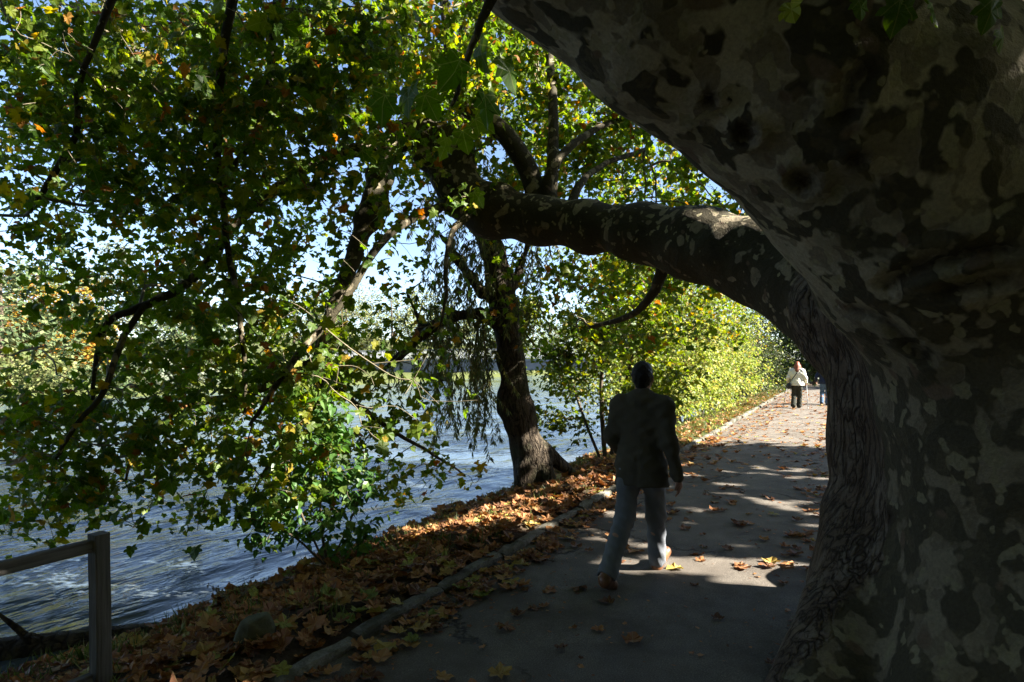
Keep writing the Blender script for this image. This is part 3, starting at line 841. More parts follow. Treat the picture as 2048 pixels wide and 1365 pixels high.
# foliage over the river: how thick the leaves hang, per 100-pixel square of the photograph
DENS = [
    # x0   100  200  300  400  500  600  700  800  900 1000 1100 1200 1300 1400 1500
    [.90, .93, .95, .95, .95, .93, .93, .93, .94, .95, .93, .75, .0, .0, .0, .0],      # y 0
    [.90, .93, .95, .95, .95, .92, .93, .92, .94, .95, .94, .90, .75, .0, .0, .0],
    [.87, .92, .93, .93, .93, .90, .90, .88, .82, .82, .90, .92, .92, .70, .0, .0],
    [.80, .88, .85, .85, .88, .87, .84, .55, .60, .60, .80, .85, .88, .88, .65, .0],
    [.35, .62, .75, .80, .85, .80, .60, .28, .35, .30, .10, .20, .40, .60, .65, .60],
    [.40, .50, .75, .80, .82, .78, .60, .22, .15, .05, .30, .60, .70, .70, .50, .0],
    [.25, .35, .70, .82, .82, .75, .70, .35, .25, .12, .15, .45, .50, .40, .15, .0],
    [.45, .55, .80, .84, .85, .82, .80, .72, .60, .0, .0, .0, .0, .0, .0, .0],
    [.88, .88, .88, .80, .75, .80, .80, .72, .45, .05, .0, .0, .0, .0, .0, .0],
    [.78, .78, .70, .66, .68, .66, .60, .42, .28, .10, .0, .0, .0, .0, .0, .0],
    [.50, .42, .32, .22, .18, .10, .06, .0, .0, .0, .0, .0, .0, .0, .0, .0]]
PER = 13
pts = []
for jy, row in enumerate(DENS):
    for jx, dn in enumerate(row):
        if dn <= 0: continue
        od = -math.log(1 - dn) * (1.95 if jy < 4 else 1.8); got = 0.0
        while got < od:
            right = jx >= 10
            Yv = rng.uniform(7.6, 11.5) if right else (rng.uniform(5.0, 10.0) if jy < 7 else rng.uniform(5.2, 8.2))
            if jx in (8, 9) and jy < 4: Yv = rng.uniform(6.5, 10.5)
            c = (100 / FPX * Yv) ** 2
            w_ = PER * 0.0026 / c
            if rng.uniform() < (od - got) / w_:
                p = P(jx * 100 + rng.uniform(0, 100), jy * 100 + rng.uniform(0, 100), Yv)
                if p[2] > WATER + 0.22: pts.append(p)
            got += w_
pts = np.array(pts)
# the same hanging foliage carries on to the left and above, outside the frame
ext = []
for _ in range(260):
    Yv = rng.uniform(4.5, 9.5); ext.append(P(rng.uniform(-700, -20), rng.uniform(-300, 950), Yv))
for _ in range(170):
    Yv = rng.uniform(4.0, 10.5); ext.append(P(rng.uniform(-500, 1250), rng.uniform(-420, -15), Yv))
pts = np.concatenate([pts, np.array(ext)])
roots = np.concatenate(skeleton + [crown_roots[3]])
nodes, par, order = grow(roots, pts, 0.30)
chs, cnt = chains(nodes, par, order, len(roots), 0.0036, 0.40, 0.024)
b = wood(chs); v, ff = b.arrays()
o = mk('twigs', v, ff, M['twig_bark'], tree, smooth=True, origin=TB); tag(o, kind='stuff')
lpos = leaf_spots(nodes, par, cnt, order, PER, 0.8, 0.09, 4)
lsize = (0.040 + 0.078 * rng.beta(1.6, 1.9, len(lpos))) * np.where((lpos[:, 1] < 6.2) & (rng.uniform(size=len(lpos)) < .10), 1.5, 1.0)

# upper crown, out of the picture
CL = []
for cx, cy, cz, rx, ry, rz, n in [(4.5, 2.6, 12.0, 4.6, 4.6, 2.0, 110), (7.6, 6.0, 8.0, 3.0, 2.6, 1.4, 110), (8.0, .6, 7.6, 3.4, 3.0, 1.8, 230), (-2.6, 3.4, 8.4, 4.0, 3.0, 1.4, 130),
                                  (-1.6, -1.2, 7.4, 4.0, 3.6, 1.8, 430), (0.4, 6.8, 11.6, 3.2, 3.6, 1.0, 230), (1.0, .0, 9.6, 4.4, 3.8, 1.6, 460), (3.4, -1.6, 7.6, 3.4, 3.2, 1.6, 260), (-4.6, 1.2, 7.6, 3.0, 3.2, 1.4, 220), (6.0, 3.4, 7.6, 2.6, 2.6, 2.0, 170)]:
    d_ = rng.normal(size=(n, 3)); d_ /= np.linalg.norm(d_, axis=1)[:, None]
    CL.append(d_ * (rng.uniform(0.15, 1, n) ** 0.45)[:, None] * [rx, ry, rz] + [cx, cy, cz])
CL = np.concatenate(CL)
px_, py_ = to_px(CL)
vis = (CL[:, 1] > 0.2) & (px_ > -80) & (px_ < 1640) & (py_ > -60)
CL = CL[~vis]
croots = np.concatenate(crown_roots)
cn, cp, co = grow(croots, CL, 0.3)
cchs, ccnt = chains(cn, cp, co, len(croots), 0.006, 0.45, 0.08)
b = wood(cchs); v, ff = b.arrays()
o = mk('upper_twigs', v, ff, M['twig_bark'], tree, smooth=True, origin=TB); tag(o, kind='stuff')
cpos = leaf_spots(cn, cp, ccnt, co, 20, 0.9, 0.20, 6)
csize = rng.uniform(0.19, 0.30, len(cpos))
# openings in the crown through which the sun reaches these places
def GP(px, py, z=0.0):
    Y = (CAMH - z) * FPX / (py - HOR); return P(px, py, Y)
GAPS = [(P(650, 760, 5.8), .6), (P(700, 680, 5.8), .4), (P(60, 130, 5.2), .6), (P(90, 250, 5.3), .4), (P(640, 900, 6.0), .55), (P(120, 880, 5.6), .35), (P(925, 250, 2.7), .22), (P(870, 420, 6.6), .3), (P(1080, 870, 9.3), .22),
        (P(600, 640, 5.8), .3), (P(30, 330, 5.2), .3), (P(340, 600, 5.6), .14), (P(240, 800, 5.5), .2), (P(500, 700, 5.6), .25), (P(1270, 640, 11.4), .85), (P(1200, 560, 11.4), .4), (P(1150, 660, 11.3), .35), (P(1320, 560, 11.8), .5), (P(198, 1175, 3.35), .05), (P(198, 1280, 3.35), .06), (P(1060, 790, 9.4), .08)]
GAPS += [(GP(*q), .17) for q in ((1250, 1122), (1310, 1132), (1370, 1142), (1430, 1150), (1500, 1160), (1570, 1172), (1480, 1130), (1560, 1140))]
GAPS += [(GP(px, py, -.12), r) for px, py, r in ((850, 1075, .22), (930, 1055, .26), (1010, 1020, .26), (1090, 995, .24), (1160, 980, .22), (900, 1030, .2), (1180, 1045, .16), (1250, 985, .16), (1000, 1075, .14))]
r_ = np.random.default_rng(3)
GAPS += [(W(r_.uniform(2.6, 8.5), r_.uniform(-2.6, 1.9)), r_.uniform(.02, .13)) for _ in range(74)]
def in_gap(p, slack=1.0):
    m = np.zeros(len(p), bool)
    for t, r in GAPS:
        w_ = p - t; s_ = w_ @ S
        d_ = np.linalg.norm(w_ - s_[:, None] * S, axis=1)
        m |= (s_ > 0.5) & (d_ < r * slack + .10)
    return m
k = ~in_gap(cpos); cpos, csize = cpos[k], csize[k]
v, ff, at = scatter([blade_leaf(.5), simple_leaf(.42, .1, .2)], cpos, leaf_pose(len(cpos), (0, .9), .6), csize, rng.uniform(0, .85, len(cpos)) ** 1.2)
at['lp'] = np.tile(np.array([9., 9., 0]), (len(v), 1))
o = mk('upper_foliage', v, ff, M['plane_leaf'], tree, at, origin=TB); tag(o, kind='stuff')

k = ~in_gap(lpos, 0.9) | (rng.uniform(size=len(lpos)) < 0.12); lpos, lsize = lpos[k], lsize[k]
lfr = leaf_pose(len(lpos), (0.1, 1.3), .55)
lr = rng.beta(1.6, 2.6, len(lpos)); lr = np.where(rng.uniform(size=len(lpos)) < .12, rng.uniform(.7, 1, len(lpos)), lr)
# the leaves that show largest are single parts
hand = []
for px, py, Y, sz, tipx, tipy, rv in [(950, 238, 2.7, .15, .5, -.3, .74), (893, 275, 2.7, .16, -.2, -1.4, .80), (925, 262, 2.75, .15, .3, -1.2, .66), (985, 318, 2.8, .09, .6, -.6, .7), (955, 310, 2.8, .07, 0, -1, .7),
                                     (960, 90, 2.35, .19, .2, -1.4, .3), (1010, 120, 2.4, .19, .5, -1.2, .25), (920, 120, 2.4, .2, -.5, -1.2, .4), (970, 190, 2.35, .19, .1, -1.5, .1), (820, 175, 2.5, .19, -.2, -1.4, .3), (770, 190, 2.55, .18, -.4, -1.5, .15), (850, 190, 2.6, .17, .5, -1, .5),
                                     (1580, 5, 2.2, .13, .1, -1.5, .9), (1720, 0, 2.2, .11, .1, -1.5, .5), (1800, 0, 2.2, .17, -.2, -1.3, .42), (1860, 5, 2.2, .15, .3, -1.3, .5), (1985, 0, 2.2, .16, -.1, -1.5, .35), (2000, 60, 2.25, .12, .5, -.8, .62), (870, 420, 6.3, .15, -.2, -.8, .68), (845, 440, 6.2, .14, .1, -1, .7)]:
    hand.append((P(px, py, Y), np.array([tipx, rng.uniform(-.5, .4), tipy]), sz * .70, rv * .75))
hp = np.array([h[0] for h in hand]); ht = np.array([h[1] for h in hand])
hfr = frames(ht, np.column_stack([rng.normal(0, .9, len(ht)), -np.ones(len(ht)) * .8, np.ones(len(ht)) * .3]))
px_, py_ = to_px(lpos)
inv = (px_ > 5) & (px_ < 1600) & (py_ > 5) & (py_ < 1300) & (lpos[:, 1] > 1)
score = np.where(inv, lsize / lpos[:, 1], 0)
top = np.argsort(-score)[:300 - len(hand)]
rest = np.ones(len(lpos), bool); rest[top] = False
nearl = rest & (lpos[:, 1] < 6.3); farl = rest & ~nearl
v, ff, at = scatter(PL, lpos[nearl], lfr[nearl], lsize[nearl], lr[nearl], lp=True)
o = mk('foliage', v, ff, M['plane_leaf'], tree, at, origin=TB); tag(o, kind='stuff')
v, ff, at = scatter(LL, lpos[farl], lfr[farl], lsize[farl], lr[farl], lp=True)
o = mk('foliage', v, ff, M['plane_leaf'], tree, at, origin=TB); tag(o, kind='stuff')
leaf_meshes = []
NV = 30
for q in range(NV):
    tv, tf = PL[q % len(PL)]
    me = mesh_data('leaf', tv, tf, {'rnd': np.full(len(tv), (q + .5) / NV), 'lp': tv}); me.materials.append(M['plane_leaf']); leaf_meshes.append(me)
def put_leaf(p, fr, s, rv, name='leaf', parent=tree, origin=TB, meshes=leaf_meshes):
    q = min(NV - 1, int(rv * NV))
    o = bpy.data.objects.new(name, meshes[q]); col.objects.link(o)
    if parent is not None: o.parent = parent
    m = Matrix(((fr[0][0], fr[1][0], fr[2][0]), (fr[0][1], fr[1][1], fr[2][1]), (fr[0][2], fr[1][2], fr[2][2])))
    o.matrix_local = Matrix.Translation(tuple(p - origin)) @ m.to_4x4() @ Matrix.Diagonal((s, s, s, 1))
    return o
for q in top: put_leaf(lpos[q], lfr[q], lsize[q], lr[q])
for q in range(len(hand)): put_leaf(hp[q], hfr[q], hand[q][2], hand[q][3])

# ------------------------------------------------------------------ trees and shrubs in general
def woody(name, label, cat, base, stems, clumps, leafset, leafmat, bark, npts, per, size, rr=(0, 1), group=None, jit=0.12, r0=0.005, droop=(0.1, 1.0), trunk_part='trunk', keep=None, carve=False, clump=0, pexp=0.5, tipmax=4, rmax=.06, spread=.5):
    """stems: polylines (x,y,z,r) relative to base; clumps: (x,y,z,rx,ry,rz) relative to base"""
    base = np.asarray(base, float)
    t = empty(name, base); tag(t, label, cat, group)
    roots = []
    for st in stems:
        q = smooth_line(np.array(st, float), 2)
        q[:, :3] += rng.normal(0, 0.012, (len(q), 3)) * np.minimum(1, q[:, 3:4] * 10)
        v, qq, tt = tube(q[:, :3], q[:, 3], 10 if q[0, 3] > .05 else 6)
        mk(trunk_part, v, [qq, np.array(tt)], bark, t, {'fiss': np.ones(len(v)), 'limb': np.zeros(len(v))}, True)
        roots.append(q[len(q) // 4::2, :3])
    roots = np.concatenate(roots)
    vol = np.array([c[3] * c[4] * c[5] for c in clumps]); ns = np.maximum(3, (npts * vol / vol.sum()).astype(int))
    pts = []
    for c, n in zip(clumps, ns):
        d_ = rng.normal(size=(n, 3)); d_ /= np.linalg.norm(d_, axis=1)[:, None]
        if clump:
            m = max(3, n // clump); d0 = d_[:m] * (rng.uniform(0.25, 1, m) ** .5)[:, None]
            w_ = rng.integers(0, m, n); sg = rng.uniform(.14, .34, m)
            pts.append((d0[w_] + rng.normal(0, 1, (n, 3)) * sg[w_][:, None]) * np.array(c[3:6]) + np.array(c[:3]))
        else:
            pts.append(d_ * (rng.uniform(0.1, 1, n) ** pexp)[:, None] * np.array(c[3:6]) + np.array(c[:3]))
    pts = np.concatenate(pts)
    if keep is not None: pts = pts[keep(pts + base)]
    gz_ = ground_z(pts[:, 0] + base[0], pts[:, 1] + base[1]) - base[2]
    pts = pts[(pts[:, 2] > gz_ + 0.05) & (pts[:, 2] + base[2] > WATER + 0.1)]
    nd, pr, od = grow(roots, pts, 0.3)
    ch, cn_ = chains(nd, pr, od, len(roots), r0, 0.45, rmax)
    b = wood(ch, base[1] < 13 and base[1] > 4 and base[0] < 9); v, ff = b.arrays()
    o = mk('twigs', v, ff, bark, t, {'fiss': np.ones(len(v)), 'limb': np.zeros(len(v))}, True); tag(o, kind='stuff')
    lp_ = leaf_spots(nd, pr, cn_, od, per, 0.8, jit, tipmax)
    sz = rng.uniform(size[0], size[1], len(lp_))
    wz = lp_ + base
    k = (wz[:, 2] > np.maximum(ground_z(wz[:, 0], wz[:, 1]), WATER) + 0.03)
    if carve: k &= ~in_gap(wz)
    lp_, sz = lp_[k], sz[k]
    v, ff, at = scatter(leafset, lp_, leaf_pose(len(lp_), droop, spread), sz, rng.uniform(rr[0], rr[1], len(lp_)))
    o = mk('crown', v, ff, leafmat, t, at); tag(o, kind='stuff')
    return t

# willow leaning over the water
wb_ = np.array([0.28, 9.55, 0.0]); wb_[2] = float(ground_z(wb_[0], wb_[1]))
def RB(px, py, Y, r, base): return tuple(P(px, py, Y) - base) + (r,)
wt = empty('willow_tree', wb_); tag(wt, 'leaning willow with dark furrowed trunk and drooping fine leaves at the water edge', 'tree')
f = Field((-2.6, 8.2, -0.8), (1.9, 10.8, 7.5), 0.035)
WT = [(1068, 985, 9.5, .29), (1055, 900, 9.5, .24), (1038, 820, 9.5, .225), (1022, 720, 9.5, .20), (1008, 620, 9.5, .20), (1000, 560, 9.55, .19), (985, 500, 9.6, .175), (965, 440, 9.65, .19), (940, 370, 9.7, .16), (925, 250, 9.8, .13), (930, 60, 9.9, .09)]
ww, wr = LN(WT, 0.12, f)
WARM = [(1000, 650, 9.5, .12), (960, 628, 9.3, .085), (905, 632, 9.1, .075), (850, 662, 9.0, .08), (820, 690, 8.9, .075), (790, 720, 8.9, .05), (745, 760, 8.9, .03)]
wx, wxr = LN(WARM, 0.08, f)
WARM2 = [(1000, 600, 9.5, .11), (965, 585, 9.4, .085), (940, 555, 9.4, .07), (915, 520, 9.4, .055), (890, 480, 9.5, .04), (850, 440, 9.6, .03)]
wy, wyr = LN(WARM2, 0.08, f)
WARM3 = [(1030, 570, 9.6, .08), (1045, 520, 9.7, .05), (1060, 480, 9.8, .04), (1085, 420, 10.0, .03)]
wz_, wzr = LN(WARM3, 0.06, f)
WARM4 = [(846, 665, 9.0, .05), (835, 630, 9.0, .035), (815, 590, 9.0, .025)]
wq, wqr = LN(WARM4, 0.05, f)
f.cone(P(1014, 795, 9.45), P(1010, 818, 9.45), .13, .13, 0.16); f.cone(P(1026, 850, 9.4), P(1030, 830, 9.4), .12, .12, .12)
for a, b in [((1075, 910, 9.4), (1118, 985, 9.1)), ((1050, 940, 9.3), (1030, 1000, 9.3)), ((1085, 900, 9.5), (1150, 950, 9.7))]:
    f.cone(P(*a), P(*b), .14, .06, 0.12)
gx, gy, gz = f.grid()
f.F += (0.014 * np.sin(gx * 19 + gz * 3.0) * np.sin(gy * 17 + gz * 2.1) + 0.012 * np.sin(gx * 7 + gz * 5) * np.sin(gz * 6.3 + gy * 4)).astype(np.float32)
V, Q = f.net(); V = relax(V, Q, 1, .4)
mk('trunk', V, Q, M['willow_bark'], wt, None, True, wb_)
del f
# hanging willow shoots
hang = MB(); wp, wf_ = [], []
sk = np.concatenate([np.array(wx)[1:], np.array(wy)[1:], np.array(wz_)[1:], np.array(ww)[7:], np.array(wq)])
tips = []
for px0, px1, py0, py1, n, ln in [(850, 985, 470, 640, 54, (.4, 1.1)), (880, 990, 640, 790, 44, (.5, 1.2)), (780, 900, 640, 740, 16, (.3, .9)), (940, 1110, 330, 520, 34, (.3, .8)), (850, 960, 150, 420, 34, (.5, 1.2)), (1010, 1090, 500, 640, 8, (.2, .5))]:
    for _ in range(n):
        a = P(rng.uniform(px0, px1), rng.uniform(py0, py1), rng.uniform(8.7, 10.2))
        j = np.argmin(np.linalg.norm(sk - a, axis=1)); s0 = sk[j]
        L = rng.uniform(*ln); m = (s0 + a) / 2 + [0, 0, .12]
        end = a + [rng.normal(0, .20), rng.normal(0, .20), -L]
        end[2] = max(end[2], WATER + .08)
        line = smooth_line(np.array([s0, m, a, (a + end) / 2 + rng.normal(0, .03, 3), end]), 2)
        hang.tube(line, np.linspace(.008, .002, len(line)), 3, cap=False)
        nn = int(L * 60) + 14
        t = rng.uniform(0.35, 1, nn) * (len(line) - 1); i0 = np.minimum(t.astype(int), len(line) - 2)
        wp.append(line[i0] + (t - i0)[:, None] * (line[i0 + 1] - line[i0]))
v, ff = hang.arrays(); o = mk('shoots', v, ff, M['shrub_bark'], wt, None, True, wb_); tag(o, kind='stuff')
wp = np.concatenate(wp)
v, ff, at = scatter(BL, wp, leaf_pose(len(wp), (.6, 2.8), .6), rng.uniform(.085, .14, len(wp)), rng.uniform(0, 1, len(wp)))
o = mk('crown', v, ff, M['willow_leaf'], wt, at, origin=wb_); tag(o, kind='stuff')

# leafy sapling on the bank
sb = np.array([P(655, 1150, 5.95)[0], 5.95, 0]); sb[2] = float(ground_z(sb[0], sb[1]))
woody('bank_sapling', 'bright green leafy sapling on the river bank among fallen leaves', 'sapling', sb,
      [[(0, 0, 0, .016), (-.1, .05, .5, .012), (-.06, .1, 1.0, .009), (.03, .1, 1.5, .005)], [(0, 0, 0, .012), (-.35, .0, .35, .009), (-.75, -.05, .5, .005)], [(0, 0, 0, .012), (.2, .05, .4, .009), (.32, .1, .8, .005)], [(0, 0, 0, .012), (-.2, -.1, .5, .009), (-.4, -.1, 1.0, .006), (-.3, -.05, 1.35, .004)]],
      [(-.1, .05, .85, .55, .4, .5), (-.5, 0, .40, .5, .35, .28), (.15, .05, .35, .36, .3, .26), (-.05, .05, 1.4, .3, .25, .3)], SL, M['sapling_leaf'], M['shrub_bark'], 165, 7, (.06, .125), (0, 1), jit=.055, r0=.0025, trunk_part='stem', tipmax=6)

# hazel beside the walker
hb = np.array([1.75, 11.6, 0]); hb[2] = float(ground_z(hb[0], hb[1]))
woody('bank_hazel', 'loose green hazel with slim stems between the willow and the bright hedge', 'tree', hb,
      [[(0, 0, -.1, .05), (-.1, 0, 1.0, .045), (-.05, .1, 2.2, .03), (.1, .1, 3.4, .015)], [(0.05, 0, -.1, .04), (.3, .1, 1.2, .03), (.7, .2, 2.6, .015)], [(-.05, 0, -.1, .035), (-.5, -.1, 1.0, .028), (-.8, -.2, 2.0, .014)]],
      [(-.1, 0, 2.9, 1.35, 1.0, 1.0), (-1.05, -.1, 2.3, .75, .7, .9), (-.9, -.1, 1.2, .6, .6, .6), (.9, .3, 3.4, 1.0, .9, .9), (-.45, -.1, 1.7, .95, .8, .8), (.55, .1, 2.2, .95, .8, 1.0), (-.2, -.2, .75, .85, .7, .5), (.5, .0, 1.1, .8, .6, .55)], SL + PL[:1], M['hazel_leaf'], M['shrub_bark'], 760, 13, (.07, .125), (0, .95), clump=26, jit=.11, r0=.004, trunk_part='stem')

# sunlit hedge along the bank
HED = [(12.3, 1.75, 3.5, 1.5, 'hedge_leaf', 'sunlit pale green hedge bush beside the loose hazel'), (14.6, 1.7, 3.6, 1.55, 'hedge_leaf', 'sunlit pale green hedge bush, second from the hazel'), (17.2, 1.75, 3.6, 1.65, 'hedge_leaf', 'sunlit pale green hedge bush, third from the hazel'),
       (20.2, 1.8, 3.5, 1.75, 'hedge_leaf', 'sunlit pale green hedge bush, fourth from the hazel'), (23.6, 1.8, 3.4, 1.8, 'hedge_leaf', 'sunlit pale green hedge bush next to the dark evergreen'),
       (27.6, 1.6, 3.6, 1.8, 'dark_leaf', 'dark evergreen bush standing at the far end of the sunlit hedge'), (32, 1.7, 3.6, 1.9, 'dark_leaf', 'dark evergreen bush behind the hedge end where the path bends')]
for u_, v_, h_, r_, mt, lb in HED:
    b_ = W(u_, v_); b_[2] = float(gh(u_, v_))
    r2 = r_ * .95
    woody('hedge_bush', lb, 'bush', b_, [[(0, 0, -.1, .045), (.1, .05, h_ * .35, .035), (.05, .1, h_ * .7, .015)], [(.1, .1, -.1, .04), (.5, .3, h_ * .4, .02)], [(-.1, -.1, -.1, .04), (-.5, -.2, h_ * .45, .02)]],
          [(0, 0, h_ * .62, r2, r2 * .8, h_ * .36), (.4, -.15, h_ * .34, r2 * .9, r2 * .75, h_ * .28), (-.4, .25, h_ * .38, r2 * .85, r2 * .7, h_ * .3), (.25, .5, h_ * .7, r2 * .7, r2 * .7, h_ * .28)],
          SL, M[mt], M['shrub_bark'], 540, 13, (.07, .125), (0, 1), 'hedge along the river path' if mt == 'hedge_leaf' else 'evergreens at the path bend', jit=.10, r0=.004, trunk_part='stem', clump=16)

BANKT = [(13.6, 2.1, 6.6, 2.0, 'hazel_leaf', 'tall bright green tree rising behind the first hedge bushes'), (18.0, 2.2, 7.2, 2.2, 'hazel_leaf', 'tall bright green tree rising behind the middle of the hedge'), (23.5, 2.2, 7.6, 2.4, 'hedge_leaf', 'tall pale green tree rising behind the end of the hedge'), (30.5, 2.2, 8.2, 2.6, 'hazel_leaf', 'tall green tree rising behind the dark evergreens')]
for u_, v_, h_, r_, mt, lb in BANKT:
    b_ = W(u_, v_); b_[2] = float(gh(u_, v_))
    woody('bank_tree', lb, 'tree', b_, [[(0, 0, -.2, .10), (.1, .1, h_ * .4, .07), (0, .1, h_ * .8, .03)], [(.05, 0, -.2, .07), (.5, .3, h_ * .5, .04), (.8, .4, h_ * .75, .02)]],
          [(0, 0, h_ * .72, r_, r_, h_ * .26), (.6, -.3, h_ * .5, r_ * .85, r_ * .8, h_ * .2), (-.7, .2, h_ * .52, r_ * .85, r_ * .8, h_ * .22)], SL, M[mt], M['shrub_bark'], 330, 13, (.09, .16), (0, 1), jit=.15, r0=.006, clump=16)

# trees that close the path at its bend and stand on the slope
for q, (u_, v_, h_, r_, mt, lb) in enumerate([(42, -1.0, 6.5, 2.8, 'dark_leaf', 'dark green round tree standing straight ahead where the path bends'), (47, 3.0, 7.0, 3.0, 'dark_leaf', 'dark tall tree by the river beyond the path bend'), (50, -5.5, 7.5, 3.2, 'far_olive', 'olive green tree on the slope beyond the path bend'), (40, -8.5, 6.5, 2.8, 'hedge_leaf', 'pale tree on the slope to the right of the path')]):
    b_ = W(u_, v_); b_[2] = float(gh(u_, v_))
    woody('path_tree', lb, 'tree', b_, [[(0, 0, -.2, .17), (.1, 0, h_ * .4, .12), (0, .1, h_ * .8, .05)]], [(0, 0, h_ * .62, r_, r_, h_ * .36), (r_ * .4, 0, h_ * .36, r_ * .8, r_ * .8, h_ * .28), (-r_ * .4, .2, h_ * .32, r_ * .8, r_ * .8, h_ * .28)], [blade_leaf(.38), blade_leaf(.3)], M[mt], M['shrub_bark'], 300, 32, (.16, .28), (0, 1), jit=.28, r0=.008, pexp=.35)

# far bank trees
FAR = [(-30.0, 36.5, 8.0, 4.0, 'far_green', 'rounded green tree at the far left end of the opposite bank'), (-31.5, 42.5, 6.6, 3.6, 'far_orange', 'orange autumn tree on the opposite river bank'), (-34.5, 45.5, 7.2, 3.8, 'far_orange', 'larger orange autumn tree behind the other orange one across the river'), (-37.5, 57, 10.8, 4.6, 'far_grey', 'pale grey green tall tree behind the orange trees across the river'),
       (-27.0, 50.5, 9.6, 4.2, 'far_grey', 'pale silvery tree right of the orange trees across the river'), (-23.5, 45.5, 5.2, 3.2, 'far_green', 'low green bushy tree at the water across the river'), (-27.5, 78.5, 11.0, 4.6, 'far_olive', 'olive tree across the river, first beyond the silvery tree'), (-21.5, 80.5, 10.6, 4.4, 'far_olive', 'olive tree across the river, second beyond the silvery tree'),
       (-24.0, 88, 12.5, 4.8, 'far_grey', 'pale tree peeping over the olive trees across the river'), (-15.5, 80, 10.4, 4.8, 'far_olive', 'olive tree behind the bridge railing, first on that side'), (-9.5, 84, 10.0, 4.8, 'far_olive', 'yellowish olive tree right behind the bridge abutment'), (-2.5, 92, 9.0, 4.8, 'far_green', 'green tree behind the bridge above the water'), (3.5, 108, 9.4, 5.0, 'far_green', 'distant green tree upstream of the bridge'), (11, 130, 10, 6.0, 'far_grey', 'most distant pale tree upstream of the bridge')]
for x_, y_, h_, r_, mt, lb in FAR:
    b_ = np.array([x_, y_, float(ground_z(x_, y_))])
    woody('riverside_tree', lb, 'tree', b_, [[(0, 0, -.2, .22), (.2, 0, h_ * .4, .15), (0, .1, h_ * .8, .06)]], [(0, 0, h_ * .64, r_, r_, h_ * .34), (r_ * .45, -.2, h_ * .38, r_ * .8, r_ * .8, h_ * .30), (-r_ * .45, -.2, h_ * .34, r_ * .85, r_ * .8, h_ * .30), (r_ * .1, 0, h_ * .2, r_ * .9, r_ * .8, h_ * .18)],
          [blade_leaf(.36)], M[mt], M['shrub_bark'], 300, 19, (.22, .38), (0, 1), 'trees along the opposite river bank', jit=.30, r0=.01, clump=12)

for k_, u_ in enumerate((10, 14, 18, 22, 26, 30, 34, 60, 66, 72)):
    p_ = W(u_, 35.3 + rng.uniform(-.4, .8)); p_[2] = float(gh(u_, 35.3))
    h_ = rng.uniform(1.8, 3.2)
    woody('waterside_shrub', ['bright green', 'olive', 'bright green', 'pale grey'][k_ % 4] + ' low shrub at the waterline of the opposite bank' + (' downstream of the bridge' if u_ < 50 else ' beyond the bridge'), 'shrub', p_, [[(0, 0, -.2, .06), (.1, 0, h_ * .6, .03)]], [(0, 0, h_ * .45, 2.6, 1.6, h_ * .5), (1.6, .4, h_ * .35, 1.9, 1.5, h_ * .4), (-1.6, -.4, h_ * .35, 1.9, 1.5, h_ * .4)],
          [blade_leaf(.36)], M[['far_green', 'far_olive', 'far_green', 'far_grey'][k_ % 4]], M['shrub_bark'], 90, 20, (.16, .3), (0, 1), 'shrubs lining the opposite bank', jit=.3, r0=.008, pexp=.4)
# unseen trees added beside and behind the camera to deepen the shade here
AROUND = [(11.5, 6.3, 8.0, [(0, 0, 5.2, 3.4, 2.5, 1.2), (-3.0, .4, 4.4, 2.2, 1.9, 1.1), (2.4, -1.0, 5.2, 2.6, 2.2, 1.4), (-1.0, 2.0, 4.8, 2.3, 1.6, 1.1), (-.6, -2.2, 5.0, 3.0, 1.8, 1.1), (-3.2, -1.6, 4.2, 1.8, 1.6, .9), (1.2, 3.0, 4.8, 3.0, 1.4, 1.0)], 560, 'unseen plane tree added for shade on the slope right of the path'),
          (-4.5, -8.5, 12, [(0, 0, 7.5, 4.2, 3.6, 4.0), (0, 0, 3.0, 3.6, 3.0, 2.4)], 420, 'unseen tree added for shade behind the viewpoint on the river side'), (2.5, -10.5, 12, [(0, 0, 7.5, 4.4, 3.6, 4.2), (0, 0, 3.0, 4.0, 3.0, 2.6)], 420, 'unseen tree added for shade behind the viewpoint beside the path'),
          (10.0, -10.0, 11, [(0, 0, 6.8, 4.4, 3.6, 3.8), (0, 0, 2.8, 4.0, 3.4, 2.4)], 420, 'unseen tree added for shade behind the viewpoint on the slope'), (-10.5, -4.5, 11, [(0, 0, 6.5, 4.0, 3.6, 4.0), (0, 0, 2.6, 3.6, 3.4, 2.2)], 380, 'unseen tree added for shade over the river behind the fence'),
          (-6.0, -1.9, 10, [(-1.6, .9, 5.2, 3.6, 3.4, 3.4), (-1.2, .6, 2.2, 3.0, 3.0, 1.8), (.2, -1.5, 6.0, 3.2, 2.8, 3.0)], 460, 'unseen tree added for shade on the bank just behind the fence'),
          (16.0, -5.0, 10, [(0, 0, 5.5, 4.0, 3.4, 3.4), (0, 0, 2.4, 3.6, 3.2, 2.0)], 360, 'unseen tree added for shade on the slope behind the great plane')]
for x_, y_, h_, cl_, n_, lb in AROUND:
    p_ = np.array([x_, y_, max(WATER, float(ground_z(x_, y_)))])
    woody('unseen_shade_tree', lb, 'tree', p_, [[(0, 0, -.6, .26), (.1, 0, h_ * .35, .2), (0, .1, h_ * .75, .06)]], cl_, LL if y_ > 0 else [blade_leaf(.42)], M['plane_leaf'], M['shrub_bark'], n_, 24, (.20, .34) if y_ > 0 else (.3, .5), (0, .8), jit=.3, r0=.01, pexp=.4, tipmax=6, carve=True)

# ------------------------------------------------------------------ bridge
BD = NL
bc = np.array([4.0, 60.0])
br = empty('bridge', (bc[0], bc[1], 0), math.atan2(BD[1], BD[0])); tag(br, 'flat grey concrete bridge with metal railing across the river', 'bridge')
half0, half1, wid = -23.0, 34.0, 4.0
xs = np.linspace(half0, half1, 60)
topz = 1.35 + 0.25 * (1 - ((xs - 2) / 30) ** 2)
